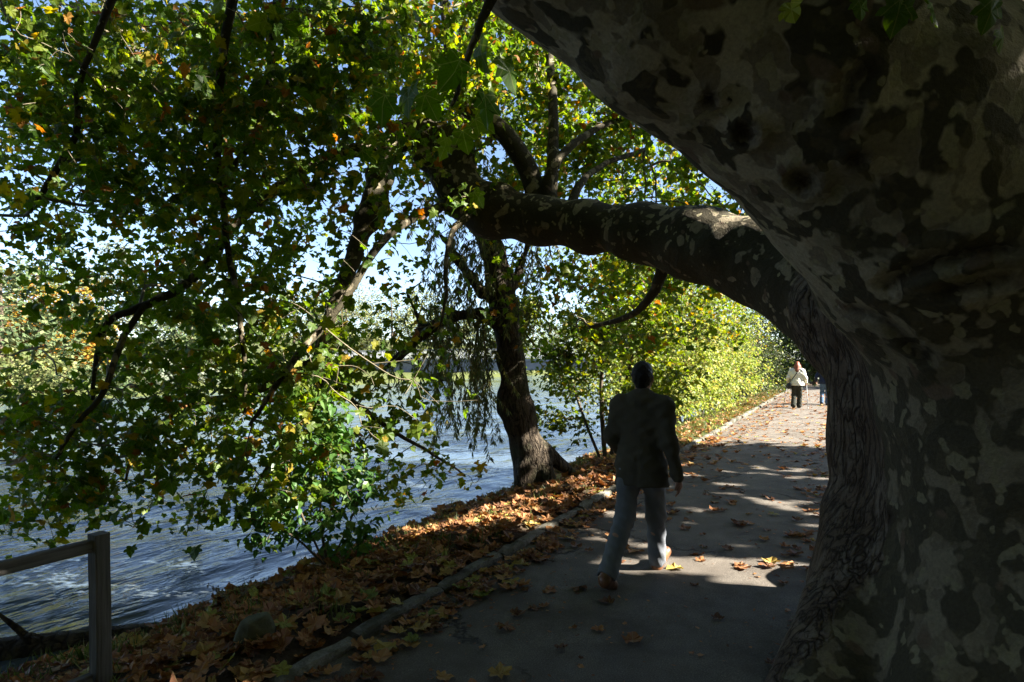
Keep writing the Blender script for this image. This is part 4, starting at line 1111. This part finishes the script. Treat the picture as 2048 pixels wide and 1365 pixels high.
# underside arches flat over the water, down to the abutments
span = np.clip((xs + 18) / 33.0, 0, 1)
und = topz - 0.95 - 0.75 * (2 * span - 1) ** 4
vv = []
for x_, t_, n_ in zip(xs, topz, und): vv += [[x_, -wid / 2, n_], [x_, wid / 2, n_], [x_, wid / 2, t_], [x_, -wid / 2, t_]]
vv = np.array(vv); m = len(xs)
i = np.arange(m - 1)[:, None] * 4; j = np.arange(4)[None]; j2 = (j + 1) % 4
q4 = np.stack([i + j, i + 4 + j, i + 4 + j2, i + j2], -1).reshape(-1, 4)
q4 = np.concatenate([q4, [[0, 1, 2, 3], [4 * m - 1, 4 * m - 2, 4 * m - 3, 4 * m - 4]]])
link('deck', mesh_data('deck', vv, q4), M['concrete'], br)
for x0, x1 in ((-23.2, -17.6), (14.6, 18.8)):
    b = MB(); b.box(((x0 + x1) / 2, 0, -.55), (x1 - x0, wid + .6, 2.1)); b.box(((x0 + x1) / 2, 0, .52), (x1 - x0 - .3, wid + .3, .1)); b.build('abutment', M['concrete'], br)
for sy in (-1, 1):
    b = MB()
    for k in range(m - 1):
        xm = (xs[k] + xs[k + 1]) / 2; b.box((xm, sy * (wid / 2 + .05), (topz[k] + topz[k + 1]) / 2 + .02), (xs[k + 1] - xs[k], .28, .22))
    b.build('edge_beam', M['concrete'], br)
    b = MB(); b.tube(np.column_stack([xs, np.full(m, sy * (wid / 2 + .05)), topz + 1.12]), .04, 6); b.build('top_rail', M['metal'], br, True)
    b = MB(); b.tube(np.column_stack([xs, np.full(m, sy * (wid / 2 + .05)), topz + .24]), .025, 5); b.build('bottom_rail', M['metal'], br, True)
    b = MB()
    for x_ in np.arange(half0 + .2, half1, .14):
        t_ = np.interp(x_, xs, topz); b.box((x_, sy * (wid / 2 + .05), t_ + .66), (.022, .022, .84))
    o = b.build('balusters', M['metal'], br); tag(o, kind='stuff')
    for x_ in np.arange(half0 + .3, half1, 2.1):
        t_ = np.interp(x_, xs, topz); b = MB(); b.box((x_, sy * (wid / 2 + .05), t_ + .62), (.07, .07, 1.06)); b.build('post', M['metal'], br)

# ------------------------------------------------------------------ fence by the water, log, stone
fp = P(198, 1365, 3.4); fz = float(ground_z(fp[0], fp[1]))
fe = empty('wooden_fence', (fp[0], fp[1], fz), math.atan2(D[1], D[0])); tag(fe, 'weathered grey wooden fence end with square post and two rails by the water', 'fence')
def beam(L, w_, h_, bev=.006, n=8):
    """timber along +X, slightly uneven, chamfered"""
    pr = np.array([[-w_ / 2 + bev, -h_ / 2], [w_ / 2 - bev, -h_ / 2], [w_ / 2, -h_ / 2 + bev], [w_ / 2, h_ / 2 - bev], [w_ / 2 - bev, h_ / 2], [-w_ / 2 + bev, h_ / 2], [-w_ / 2, h_ / 2 - bev], [-w_ / 2, -h_ / 2 + bev]])
    V = np.concatenate([np.column_stack([np.full(8, x), pr + rng.normal(0, .0012, pr.shape)]) for x in np.linspace(0, L, n)])
    i = np.arange(n - 1)[:, None] * 8; j = np.arange(8)[None]; j2 = (j + 1) % 8
    q = np.stack([i + j, i + j2, i + 8 + j2, i + 8 + j], -1).reshape(-1, 4)
    return V, [q, np.array([list(range(7, -1, -1)), [(n - 1) * 8 + k for k in range(8)]])]
topz_ = P(198, 1067, 3.4)[2] - fz
V, F_ = beam(topz_ + .5, .080, .080); V = np.column_stack([V[:, 1], V[:, 2], V[:, 0] - .5])
V[:, 0] += (V[:, 2] - topz_) * -0.012
link('post', mesh_data('post', V, F_), M['wood'], fe)
for zc in (P(180, 1088, 3.4)[2] - fz, P(180, 1352, 3.4)[2] - fz):
    V, F_ = beam(2.6, .040, .066); V[:, 0] = -V[:, 0] - .043; V[:, 2] += zc; V[:, 1] += .0
    F_ = [F_[0][:, ::-1], F_[1][:, ::-1]]
    link('rail', mesh_data('rail', V, F_), M['wood_rail'], fe)

lg = np.array([P(60, 1280, 4.9)[0], 4.75, WATER])
lo = empty('driftwood_log', lg); tag(lo, 'dark wet log with a broken stub lying in the shallow water behind the fence', 'log')
b = MB(); b.tube(smooth_line(np.array([[-1.9, -.5, -.02], [-1.0, -.32, .0], [-.2, -.05, .0], [.5, .30, -.05], [1.0, .62, -.13]]), 2) + rng.normal(0, .008, (26 - 4 if False else 17 + 0, 3))[:1] * 0, .0 + .13, 10)
b.build('stem', M['log'], lo, True)
b = MB(); b.tube(np.array([[.12, .05, .05], [.02, .0, .2], [-.12, -.05, .36]]), [.035, .025, .008], 6); b.tube(np.array([[.05, .02, .12], [.14, -.02, .17], [.24, -.03, .15]]), [.02, .014, .005], 5); b.build('stub', M['log'], lo, True)

st = np.array([P(508, 1335, 3.75)[0], 3.75, 0]); st[2] = float(ground_z(st[0], st[1]))
f = Field((-.25, -.25, -.25), (.25, .25, .35), .014)
f.cone((-.03, 0, -.1), (.02, 0, .10), .125, .10, .05, (1, 1.25, 1)); f.cone((.04, .02, -.1), (.05, 0, .07), .09, .08, .05); f.cone((-.05, -.03, -.1), (-.04, 0, .06), .09, .07, .05)
gx, gy, gz = f.grid(); f.F += (.008 * np.sin(gx * 30 + gz * 21) * np.sin(gy * 27 + gz * 13) + .006 * np.sin(gz * 44 + gx * 20)).astype(np.float32); f.cut(gz - .155 - .25 * gx + 0 * gy)
V, Q = f.net()
o = link('boundary_stone', mesh_data('boundary_stone', V, Q, smooth=True), M['stone'], loc=st + [0, 0, .02]); o.rotation_euler = (0, .05, .4); o.scale = (.82, .82, .82)
tag(o, 'squat mossy boundary stone set among the leaves beside the kerb', 'stone')

# dry weed at the waterline
dw = np.array([P(470, 1200, 5.2)[0], 5.2, 0]); dw[2] = float(ground_z(dw[0], dw[1]))
o = empty('dry_weed', dw); tag(o, 'pale dry weed stalk at the waterline below the sapling', 'weed')
for q in range(7):
    b = MB(); a = rng.uniform(0, 6.28); L = rng.uniform(.15, .38)
    ln_ = np.array([[0, 0, 0], [.3 * L * math.cos(a), .3 * L * math.sin(a), .5 * L], [.7 * L * math.cos(a + .4), .7 * L * math.sin(a + .4), .85 * L]])
    b.tube(ln_, [.004, .003, .002], 4)
    for _ in range(14):
        c = ln_[1] + (ln_[2] - ln_[1]) * rng.uniform(0, 1) + rng.normal(0, .012, 3); b.box(c, (.010, .010, .008), np.linalg.qr(rng.normal(size=(3, 3)))[0])
    b.build('stalk', M['twig_bark'], o)

# ------------------------------------------------------------------ fallen leaves and grass
def fallen_variants():
    ms = []
    for q in range(NV):
        r = np.random.default_rng(100 + q)
        tv, tf = plane_leaf(r.uniform(-.1, .25), r.uniform(-.25, .2), .05, 50 + q)
        tv = tv.copy(); d2 = (tv[:, 0] ** 2 + (tv[:, 1] - .4) ** 2)
        tv[:, 2] += r.uniform(.0, .55) * d2; tv[:, 2] += r.normal(0, .03, len(tv)); tv[:, 2] -= tv[:, 2].min()
        ms.append((tv, tf))
    return ms
FV = fallen_variants()
fl_mesh = []
for q, (tv, tf) in enumerate(FV):
    me = mesh_data('fallen_leaf', tv, tf, {'rnd': np.full(len(tv), (q * 7 % NV + .5) / NV), 'lp': tv}); me.materials.append(M['fallen']); fl_mesh.append(me)
fu, fv = [], []
def strew(n, u0, u1, v0, v1, pw=1.0):
    fu.append(u0 + (u1 - u0) * rng.uniform(0, 1, n) ** pw); fv.append(rng.uniform(v0, v1, n))
strew(5200, -2.5, 11, .12, 2.45); strew(2200, 11, 34, .15, 1.3); 
strew(520, -2.5, 12, -.28, .02); strew(60, -2, 12, -.7, -.25); strew(26, -2, 3, -2.5, -.6); strew(130, 3, 12, -2.7, -.6); strew(420, 10, 36, -.8, .0); strew(500, 8, 36, -2.7, -.5)
strew(1100, 3.4, 36, -3.6, -2.1); strew(900, -3, 12, -6, -2.8); strew(14, -.5, 2.6, -2.2, -.6); strew(500, -6, -2.5, -2.6, 2.2)
fu = np.concatenate(fu); fv = np.concatenate(fv); n = len(fu)
fxy = O2 + fu[:, None] * D + fv[:, None] * NL
onpath = (fv < 0.02) & (fv > -2.72)
fz_ = np.where(onpath, 0.006, gh(fu, fv) + .004) + np.where(onpath, rng.uniform(0, .004, n), rng.uniform(0, .045, n))
fz_ = np.where((fv > .02) & (fv < .16), .066, fz_)
k = (fz_ > WATER + .02); tr = np.hypot(fxy[:, 0] - 3.1, fxy[:, 1] - 3.7) > 1.15; k &= tr & (rng.uniform(size=n) < np.where((fv > 0.02) & (fv < .16), .5, 1))
fu, fv, fxy, fz_, onpath = fu[k], fv[k], fxy[k], fz_[k], onpath[k]; n = len(fu)
fpos = np.column_stack([fxy, fz_]); fs = rng.uniform(.06, .135, n)
a = rng.uniform(0, 6.28, n); tl = np.where(onpath, .05, .28)
ftip = np.column_stack([np.cos(a), np.sin(a), rng.normal(0, 1, n) * tl]); fup = np.column_stack([rng.normal(0, 1, n) * tl, rng.normal(0, 1, n) * tl, np.ones(n)])
ffr = frames(ftip, fup)
px_, py_ = to_px(fpos)
inv = (px_ > 10) & (px_ < 1560) & (py_ < 1360) & (fpos[:, 1] > 1)
sc_ = np.where(inv, fs / fpos[:, 1], 0); top = np.argsort(-sc_)[:300]
rest = np.ones(n, bool); rest[top] = False
du = rng.uniform(-2.5, 16, 4200); dv_ = np.where(rng.uniform(size=4200) < .5, -rng.beta(1, 4, 4200) * 2.7, np.where(rng.uniform(size=4200) < .5, -2.7 + rng.beta(1, 3, 4200) * 1.2, rng.uniform(-2.7, 0, 4200)))
dxy = O2 + du[:, None] * D + dv_[:, None] * NL; m = len(du)
da = rng.uniform(0, 6.28, m)
dfr = frames(np.column_stack([np.cos(da), np.sin(da), rng.normal(0, .15, m)]), np.column_stack([rng.normal(0, .2, m), rng.normal(0, .2, m), np.ones(m)]))
dv3, df3, dat = scatter([low_leaf(.2, .1, 9), blade_leaf(.2), blade_leaf(.05)], np.column_stack([dxy, np.full(m, .008)]), dfr, rng.uniform(.012, .045, m), rng.uniform(0, .7, m))
dat['lp'] = np.tile(np.array([9., 9., 0]), (len(dv3), 1))
o = mk('leaf_crumbs', dv3, df3, M['fallen'], attrs=dat); tag(o, 'small brown crumbs of leaves and twigs strewn over the asphalt', 'litter', kind='stuff')
FL = [(np.column_stack([a_[:, :2], a_[:, 2] + .3 * q_ * (a_[:, 0] ** 2 + (a_[:, 1] - .4) ** 2)]), b_) for q_, (a_, b_) in enumerate([low_leaf(.1, .0, 20), low_leaf(-.1, .1, 21), low_leaf(.3, -.1, 22)])]
nr = rest & (fpos[:, 1] < 8.5); fr2 = rest & ~nr
v, ff, at = scatter(FL, fpos[fr2], ffr[fr2], fs[fr2], rng.beta(1.1, 1.4, fr2.sum()), lp=True)
o = mk('fallen_leaves', v, ff, M['fallen'], attrs=at); tag(o, 'orange fallen plane leaves strewn along the far stretch of the path', 'fallen leaves', kind='stuff')
v, ff, at = scatter(FV, fpos[nr], ffr[nr], fs[nr], rng.beta(1.0, 1.7, nr.sum()), lp=True)
o = mk('fallen_leaves', v, ff, M['fallen'], attrs=at); tag(o, 'carpet of brown and orange fallen plane leaves covering the bank and path edges', 'fallen leaves', kind='stuff')
tone = ['dark brown', 'brown', 'orange brown', 'tan', 'yellow', 'green tinged']
for q in top:
    w_ = rng.integers(0, NV); rv = (w_ * 7 % NV + .5) / NV
    if onpath[q] and rng.uniform() < .35: w_ = [x for x in range(NV) if (x * 7 % NV) / NV > .72][int(rng.integers(0, 8))]; rv = (w_ * 7 % NV + .5) / NV
    t_ = tone[int(np.searchsorted([.2, .4, .62, .8, .92], rv))]
    o = put_leaf(fpos[q], ffr[q], fs[q], (w_ + .5) / NV, 'fallen_leaf', None, np.zeros(3), fl_mesh)
    where = 'on the dark asphalt path' if onpath[q] else 'on the leafy bank'
    tag(o, f'{t_} fallen plane leaf lying {where}', 'leaf', f'{t_} leaves {where}')

gp = []
for _ in range(230):
    u_ = rng.uniform(-2, 12); v_ = rng.uniform(.3, 2.4) if rng.uniform() < .6 else rng.uniform(1.7, 2.35)
    c = W(u_, v_); m = int(rng.integers(12, 34)); gp.append(np.column_stack([c[0] + rng.normal(0, .06, m), c[1] + rng.normal(0, .06, m)]))
for _ in range(1500):
    u_ = rng.uniform(10, 36); v_ = rng.uniform(.2, 1.6)
    c = W(u_, v_); m = 12; gp.append(np.column_stack([c[0] + rng.normal(0, .12, m), c[1] + rng.normal(0, .12, m)]))
gp = np.concatenate(gp); gpos = np.column_stack([gp, ground_z(gp[:, 0], gp[:, 1]) - .01])
n = len(gpos); a = rng.uniform(0, 6.28, n); tip = np.column_stack([np.cos(a) * .5, np.sin(a) * .5, rng.uniform(.5, 1.6, n)])
v, ff, at = scatter([blade_leaf(.035)], gpos, frames(tip, rng.normal(size=(n, 3))), rng.uniform(.06, .17, n), rng.uniform(0, 1, n))
o = mk('grass', v, ff, M['grass'], attrs=at); tag(o, 'thin grass tufts growing through the leaves on the bank', 'grass', kind='stuff')

# ------------------------------------------------------------------ people
def field_mesh(name, f, mat, parent, it=1):
    V, Q = f.net(); V = relax(V, Q, it, .4)
    return link(name, mesh_data(name, V, Q, smooth=True), mat, parent)

def person(label, loc, head, J, look, group=None):
    """J: joints in the body's own frame (x right, y ahead, z up). One continuous body; clothes and hair are its children"""
    t = empty('person', loc, head); tag(t, label, 'person', group)
    h = look.get('h', .011)
    lo, hi = (-.62, -.62, -.02), (.62, .72, 1.80)
    F = lambda: Field(lo, hi, h)
    hd = np.array(J['head'])
    # body
    b = F()
    b.cone(J['pelvis'], J['chest'], .125, .135, .08, (1, 1.35, 1)); b.cone(J['chest'], J['neck'], .13, .06, .08, (1, 1.3, 1)); b.cone(J['neck'], hd + [0, -.01, -.03], .054, .052, .03)
    b.cone(hd + [0, -.015, .03], hd + [0, .01, .01], .088, .083, .03, (1.13, 1, .95)); b.cone(hd + [0, .03, -.04], hd + [0, .035, -.075], .062, .045, .04)       # skull, jaw
    b.cone(hd + [0, .095, .005], hd + [0, .112, -.028], .010, .016, .02); b.cone(hd + [-.02, .09, -.062], hd + [.02, .09, -.062], .010, .010, .012)  # nose, mouth
    for s in (-1, 1):
        b.cone(hd + [s * .079, .0, .010], hd + [s * .078, .004, -.026], .016, .011, .010)                                                        # ears
        b.cone(hd + [s * .032, .095, .014], hd + [s * .032, .10, .014], .014, .014, .015, sub=True)
    for s, k in ((-1, 'l'), (1, 'r')):
        sh, el, wr = (np.array(J[k + q]) for q in ('_sho', '_elb', '_wri'))
        b.cone(np.array(J['neck']) - [0, 0, .06], sh, .06, .055, .06); b.cone(sh, el, .055, .042, .04); b.cone(el, wr, .042, .028, .03)
        d = wr - el; d /= np.linalg.norm(d); hdn = d * .7 + np.array([0, .25, -.5]); hdn /= np.linalg.norm(hdn)
        side = np.cross(hdn, [s, 0, 0]); side /= np.linalg.norm(side) + 1e-9         # across the palm
        pm = wr + hdn * .085
        b.cone(wr, pm, .027, .024, .02); b.cone(wr + side * .018 + hdn * .03, pm + side * .022, .018, .016, .02); b.cone(wr - side * .018 + hdn * .03, pm - side * .022, .018, .016, .02)
        inw = np.array([-s, 0, 0.]); inw -= hdn * (inw @ hdn); inw /= np.linalg.norm(inw)
        for q, L in zip((-1.5, -.5, .5, 1.5), (.062, .078, .085, .072)):
            k0 = pm + side * q * .0185; k1 = k0 + hdn * L * .55 + inw * .010; k2 = k1 + hdn * L * .35 + inw * .028
            b.cone(k0, k1, .0100, .0092, .004); b.cone(k1, k2, .0092, .0080, .004)
        k0 = wr + hdn * .03 + side * .028; k1 = k0 + hdn * .035 + side * .022 + inw * .012; k2 = k1 + hdn * .03 + inw * .014
        b.cone(k0, k1, .013, .011, .008); b.cone(k1, k2, .011, .009, .006)
        hp_, kn, an, he, to = (np.array(J[k + q]) for q in ('_hip', '_kne', '_ank', '_hee', '_toe'))
        b.cone(hp_, kn, .082, .055, .06); b.cone(kn, kn * .6 + an * .4 + [0, -.02, 0], .054, .055, .04); b.cone(kn * .6 + an * .4 + [0, -.02, 0], an, .052, .036, .03); b.cone(an, to * .6 + he * .4, .036, .03, .03)
    field_mesh('body', b, look['skin'], t)
    # shoes
    for k in 'lr':
        s = F(); an, he, to = (np.array(J[k + q]) for q in ('_ank', '_hee', '_toe'))
        s.cone(he + [0, .01, .035], to + [0, -.05, .028], .042, .040, .03); s.cone(an, he + [0, .015, .04], .045, .042, .04); s.cone(an, to * .5 + he * .5 + [0, 0, .045], .042, .035, .04); s.cone(to + [0, -.05, .025], to + [0, -.01, .022], .040, .026, .02)
        s.cone(he + [0, 0, .012], to + [0, -.02, .012], .034, .030, .02)
        sho = field_mesh('shoe', s, look['shoe'], t)
        q = F(); q.cone(he + [0, .0, .008], to + [0, -.015, .008], .036, .036, .01, (1, 1, 2.6))
        field_mesh('sole', q, look.get('sole', look['hair']), sho)
    # trousers
    s = F()
    s.cone(J['pelvis'], np.array(J['pelvis']) + [0, 0, .12], .14, .135, .05, (1, 1.3, 1))
    cuts = []
    for k in 'lr':
        hp_, kn, an = (np.array(J[k + q]) for q in ('_hip', '_kne', '_ank'))
        s.cone(hp_, kn, .098, look.get('knee', .076), .05, (1, 1.05, 1)); s.cone(kn, an + [0, -.012, -.01], look.get('knee', .076), look.get('hem', .074), .05)
        s.cone((hp_ + kn) / 2 + [0, -.045, .06], hp_ + [0, -.05, -.02], .07, .082, .05)
        dv = an - kn; dv /= np.linalg.norm(dv); s.cone(an + dv * .085 + [0, .01, 0], an + dv * .10 + [0, .012, 0], .072, .075, .015, sub=True)
    gx, gy, gz = s.grid()
    s.F += (.006 * np.sin(gz * 48 + gx * 30 + gy * 17) * np.sin(gx * 23 + gz * 9 + gy * 31)).astype(np.float32)
    field_mesh('trousers', s, look['trousers'], t)
    # jacket
    s = F(); ch, pv, nk = (np.array(J[q]) for q in ('chest', 'pelvis', 'neck'))
    wd = look.get('wd', 1.0)
    s.cone(ch + [-.075 * wd, 0, .05], ch + [.075 * wd, 0, .05], .155 * wd, .155 * wd, .08, (1, 1.35, 1)); s.cone(ch + [0, -.01, .0], pv + [0, -.01, -.02], .165 * wd, .178 * wd, .10, (1, 1.3, 1)); s.cone(pv + [-.03, -.02, .0], pv + [.03, -.02, -.16], .165 * wd, .185 * wd, .08, (1, 1.25, 1))
    s.cone(pv + [-.045, 0, -.04], pv + [-.05, -.01, -.2], .165 * wd, .175 * wd, .06, (1, 1.25, 1)); s.cone(pv + [.045, 0, -.04], pv + [.05, -.01, -.2], .165 * wd, .175 * wd, .06, (1, 1.25, 1))
    s.cone(nk + [0, -.012, -.04], nk + [0, -.005, -.008], .085, .064, .03)
    for k in 'lr':
        sh, el, wr = (np.array(J[k + q]) for q in ('_sho', '_elb', '_wri'))
        s.cone(nk + [0, -.01, -.045], sh + [0, 0, -.01], .072, .064, .08); s.cone(sh + [0, 0, -.015], el, .068, .060, .08); s.cone(el, wr, .062, .046, .03)
    gx, gy, gz = s.grid()
    s.F += (.010 * np.exp(-((gx - .01) / .012) ** 2) * (gy < ch[1]) * (gz < pv[2] + .08) + .005 * np.exp(-((gx) / .007) ** 2) * (gy < ch[1])).astype(np.float32)
    s.cut(J['hem'] - gz + .10 * gx * 0 + 0 * gy)
    s.F += (.006 * np.sin(gz * 34 + gx * 21 + gy * 19) * np.sin(gx * 27 + gz * 11 - gy * 23) + .004 * np.sin(gz * 62 - gx * 45) * np.sin(gx * 9 + gz * 14)).astype(np.float32)
    field_mesh('jacket', s, look['jacket'], t)
    # hair
    s = F(); s.cone(hd + [0, -.020, .036], hd + [0, .012, .040], .091, .088, .02, (1.16, 1, .92)); s.cone(hd + [0, -.022, .01], hd + [0, -.026, -.048], .080, .060, .03, (1.10, 1, 1))
    for q in look.get('hair_extra', []): s.cone(hd + np.array(q[0]), hd + np.array(q[1]), q[2], q[3], .03)
    s.cone(hd + [0, .12, -.02], hd + [0, .10, -.10], .075, .09, .02, sub=True)
    gx, gy, gz = s.grid(); s.F += (.006 * np.sin(gx * 110 + gz * 40) * np.sin(gz * 90 + gy * 80) + .004 * np.sin(gx * 170 - gz * 120) * np.sin(gy * 150 + gx * 40)).astype(np.float32)
    field_mesh('hair', s, look['hair'], t)
    for sgn in (-1, 1):
        e = Field((-.02, -.02, -.02), (.02, .02, .02), .004); e.cone((0, 0, 0), (0, .001, 0), .010, .010, .004)
        V, Q = e.net(); o = link('eye', mesh_data('eye', V, Q, smooth=True), look['eye'], t); o.location = tuple(hd + [sgn * .032, .078, .012])
    return t

skin = plain('skin', (0.36, 0.20, 0.14), .55, 30, .08, .05)
eye = plain('eye_white', (.6, .6, .58), .2, 30, .05, 0)
J_MAN = dict(pelvis=(0, 0, .93), chest=(0, .02, 1.24), neck=(0, .015, 1.455), head=(0, .035, 1.592), hem=.755,
             l_sho=(-.18, .02, 1.385), l_elb=(-.25, .0, 1.11), l_wri=(-.20, .19, .95), r_sho=(.18, .0, 1.385), r_elb=(.235, -.06, 1.11), r_wri=(.29, -.03, .845),
             l_hip=(-.09, 0, .89), l_kne=(-.12, -.05, .49), l_ank=(-.145, -.385, .15), l_hee=(-.147, -.46, .075), l_toe=(-.14, -.245, .0),
             r_hip=(.09, 0, .89), r_kne=(.07, .17, .50), r_ank=(.045, .31, .095), r_hee=(.045, .285, .0), r_toe=(.075, .53, .075))
lm = dict(skin=skin, eye=eye, wd=.93, shoe=plain('tan_leather', (.15, .062, .026), .4, 25, .2, .1, .5), trousers=cloth('grey_trousers', (.155, .163, .175)), jacket=cloth('brown_jacket', (.082, .072, .052)), hair=plain('dark_hair', (.012, .010, .009), .6, 90, .4, .6))
mp = P(1283, 1160, 4.95)
person('man in dark jacket, grey trousers and tan shoes walking away along the path', (mp[0], 4.95, 0.004), HEAD, J_MAN, lm)

J_W = dict(pelvis=(0, 0, .88), chest=(0, .02, 1.18), neck=(0, .03, 1.385), head=(0.01, .06, 1.515), hem=.80,
           l_sho=(-.175, .02, 1.325), l_elb=(-.29, -.05, 1.08), l_wri=(-.30, .10, .90), r_sho=(.175, .0, 1.325), r_elb=(.28, -.03, 1.07), r_wri=(.29, .14, .90),
           l_hip=(-.085, 0, .85), l_kne=(-.10, .05, .47), l_ank=(-.11, -.12, .11), l_hee=(-.11, -.15, .02), l_toe=(-.11, .06, .0),
           r_hip=(.085, 0, .85), r_kne=(.08, .10, .47), r_ank=(.06, .14, .09), r_hee=(.06, .11, .0), r_toe=(.07, .34, .0))
lw = dict(skin=skin, eye=eye, h=.013, shoe=plain('dark_shoe', (.02, .018, .016), .5), trousers=cloth('dark_trousers', (.035, .036, .028)), jacket=cloth('cream_jacket', (.62, .60, .50)), hair=plain('auburn_hair', (.20, .055, .025), .5, 60, .4, .5),
          hem=.088, knee=.08, wd=1.12, hair_extra=[((0, -.06, -.03), (0, -.115, -.20), .095, .085), ((-.06, -.03, -.04), (-.085, -.08, -.21), .06, .055), ((.06, -.03, -.04), (.085, -.08, -.21), .06, .055)])
wp_ = P(1594, 817, 22.1)
wm = person('woman in cream jacket with auburn hair walking with two thin sticks', (wp_[0], 22.1, .004), HEAD, J_W, lw)
RW = Matrix.Rotation(HEAD, 3, 'Z')
for sgn, wr, foot, lb in ((-1, J_W['l_wri'], (-.46, .02, .0), 'thin pale walking stick in the left hand of the cream jacket woman'), (1, J_W['r_wri'], (.36, -.12, 0), 'thin pale walking stick in the right hand of the cream jacket woman')):
    so = empty('walking_stick', (wp_[0], 22.1, .004), HEAD); tag(so, lb, 'stick')
    h0 = np.array(wr) + [sgn * .01, .03, -.07]; d = h0 - np.array(foot)
    b = MB(); b.tube(np.array([foot, h0]), .011, 6); b.build('shaft', M['metal'], so, True)
    b = MB(); b.tube(np.array([h0 - d * .03, h0 + d * .13]), .017, 7); b.build('grip', plain('grip', (.03, .03, .03), .6), so, True)
    b = MB(); b.tube(np.array([np.array(foot) + [0, 0, .0], np.array(foot) + d * .04]), .016, 7); b.build('tip', plain('tip', (.5, .5, .5), .6), so, True)
bo = empty('shoulder_bag', (wp_[0], 22.1, .004), HEAD); tag(bo, 'black shoulder bag hanging at the hip of the woman in cream', 'bag')
f = Field((-.5, -.3, .6), (0, .3, 1.1), .012); f.cone((-.29, -.09, .80), (-.23, -.17, .80), .055, .055, .03, (1, 1, .6)); f.cone((-.29, -.09, .74), (-.23, -.17, .74), .06, .06, .03)
field_mesh('pouch', f, plain('black_bag', (.012, .012, .012), .5), bo)
b = MB(); b.tube(smooth_line(np.array([[-.27, -.13, .84], [-.17, -.19, 1.0], [-.02, -.185, 1.2], [.10, -.10, 1.40], [.11, .05, 1.42]]), 2), .014, 6); b.build('strap', plain('black_strap', (.012, .012, .012), .6), bo, True)

lj = dict(skin=skin, eye=eye, h=.018, shoe=lw['shoe'], trousers=cloth('blue_jeans', (.07, .11, .17)), jacket=cloth('navy_jacket', (.020, .026, .05)), hair=lm['hair'], hem=.07, knee=.07)
p2 = P(1650, 811, 23.5); person('person in navy jacket and blue jeans mostly hidden behind the plane trunk', (p2[0], 23.5, .004), HEAD, J_W, lj)
lk = dict(lj); lk['trousers'] = cloth('dark_jeans', (.03, .04, .06)); lk['jacket'] = cloth('black_coat', (.018, .018, .02))
p3 = P(1684, 811, 23.8); person('person in black coat beside the one in blue jeans, hidden by the trunk', (p3[0], 23.8, .004), HEAD, J_MAN, lk)
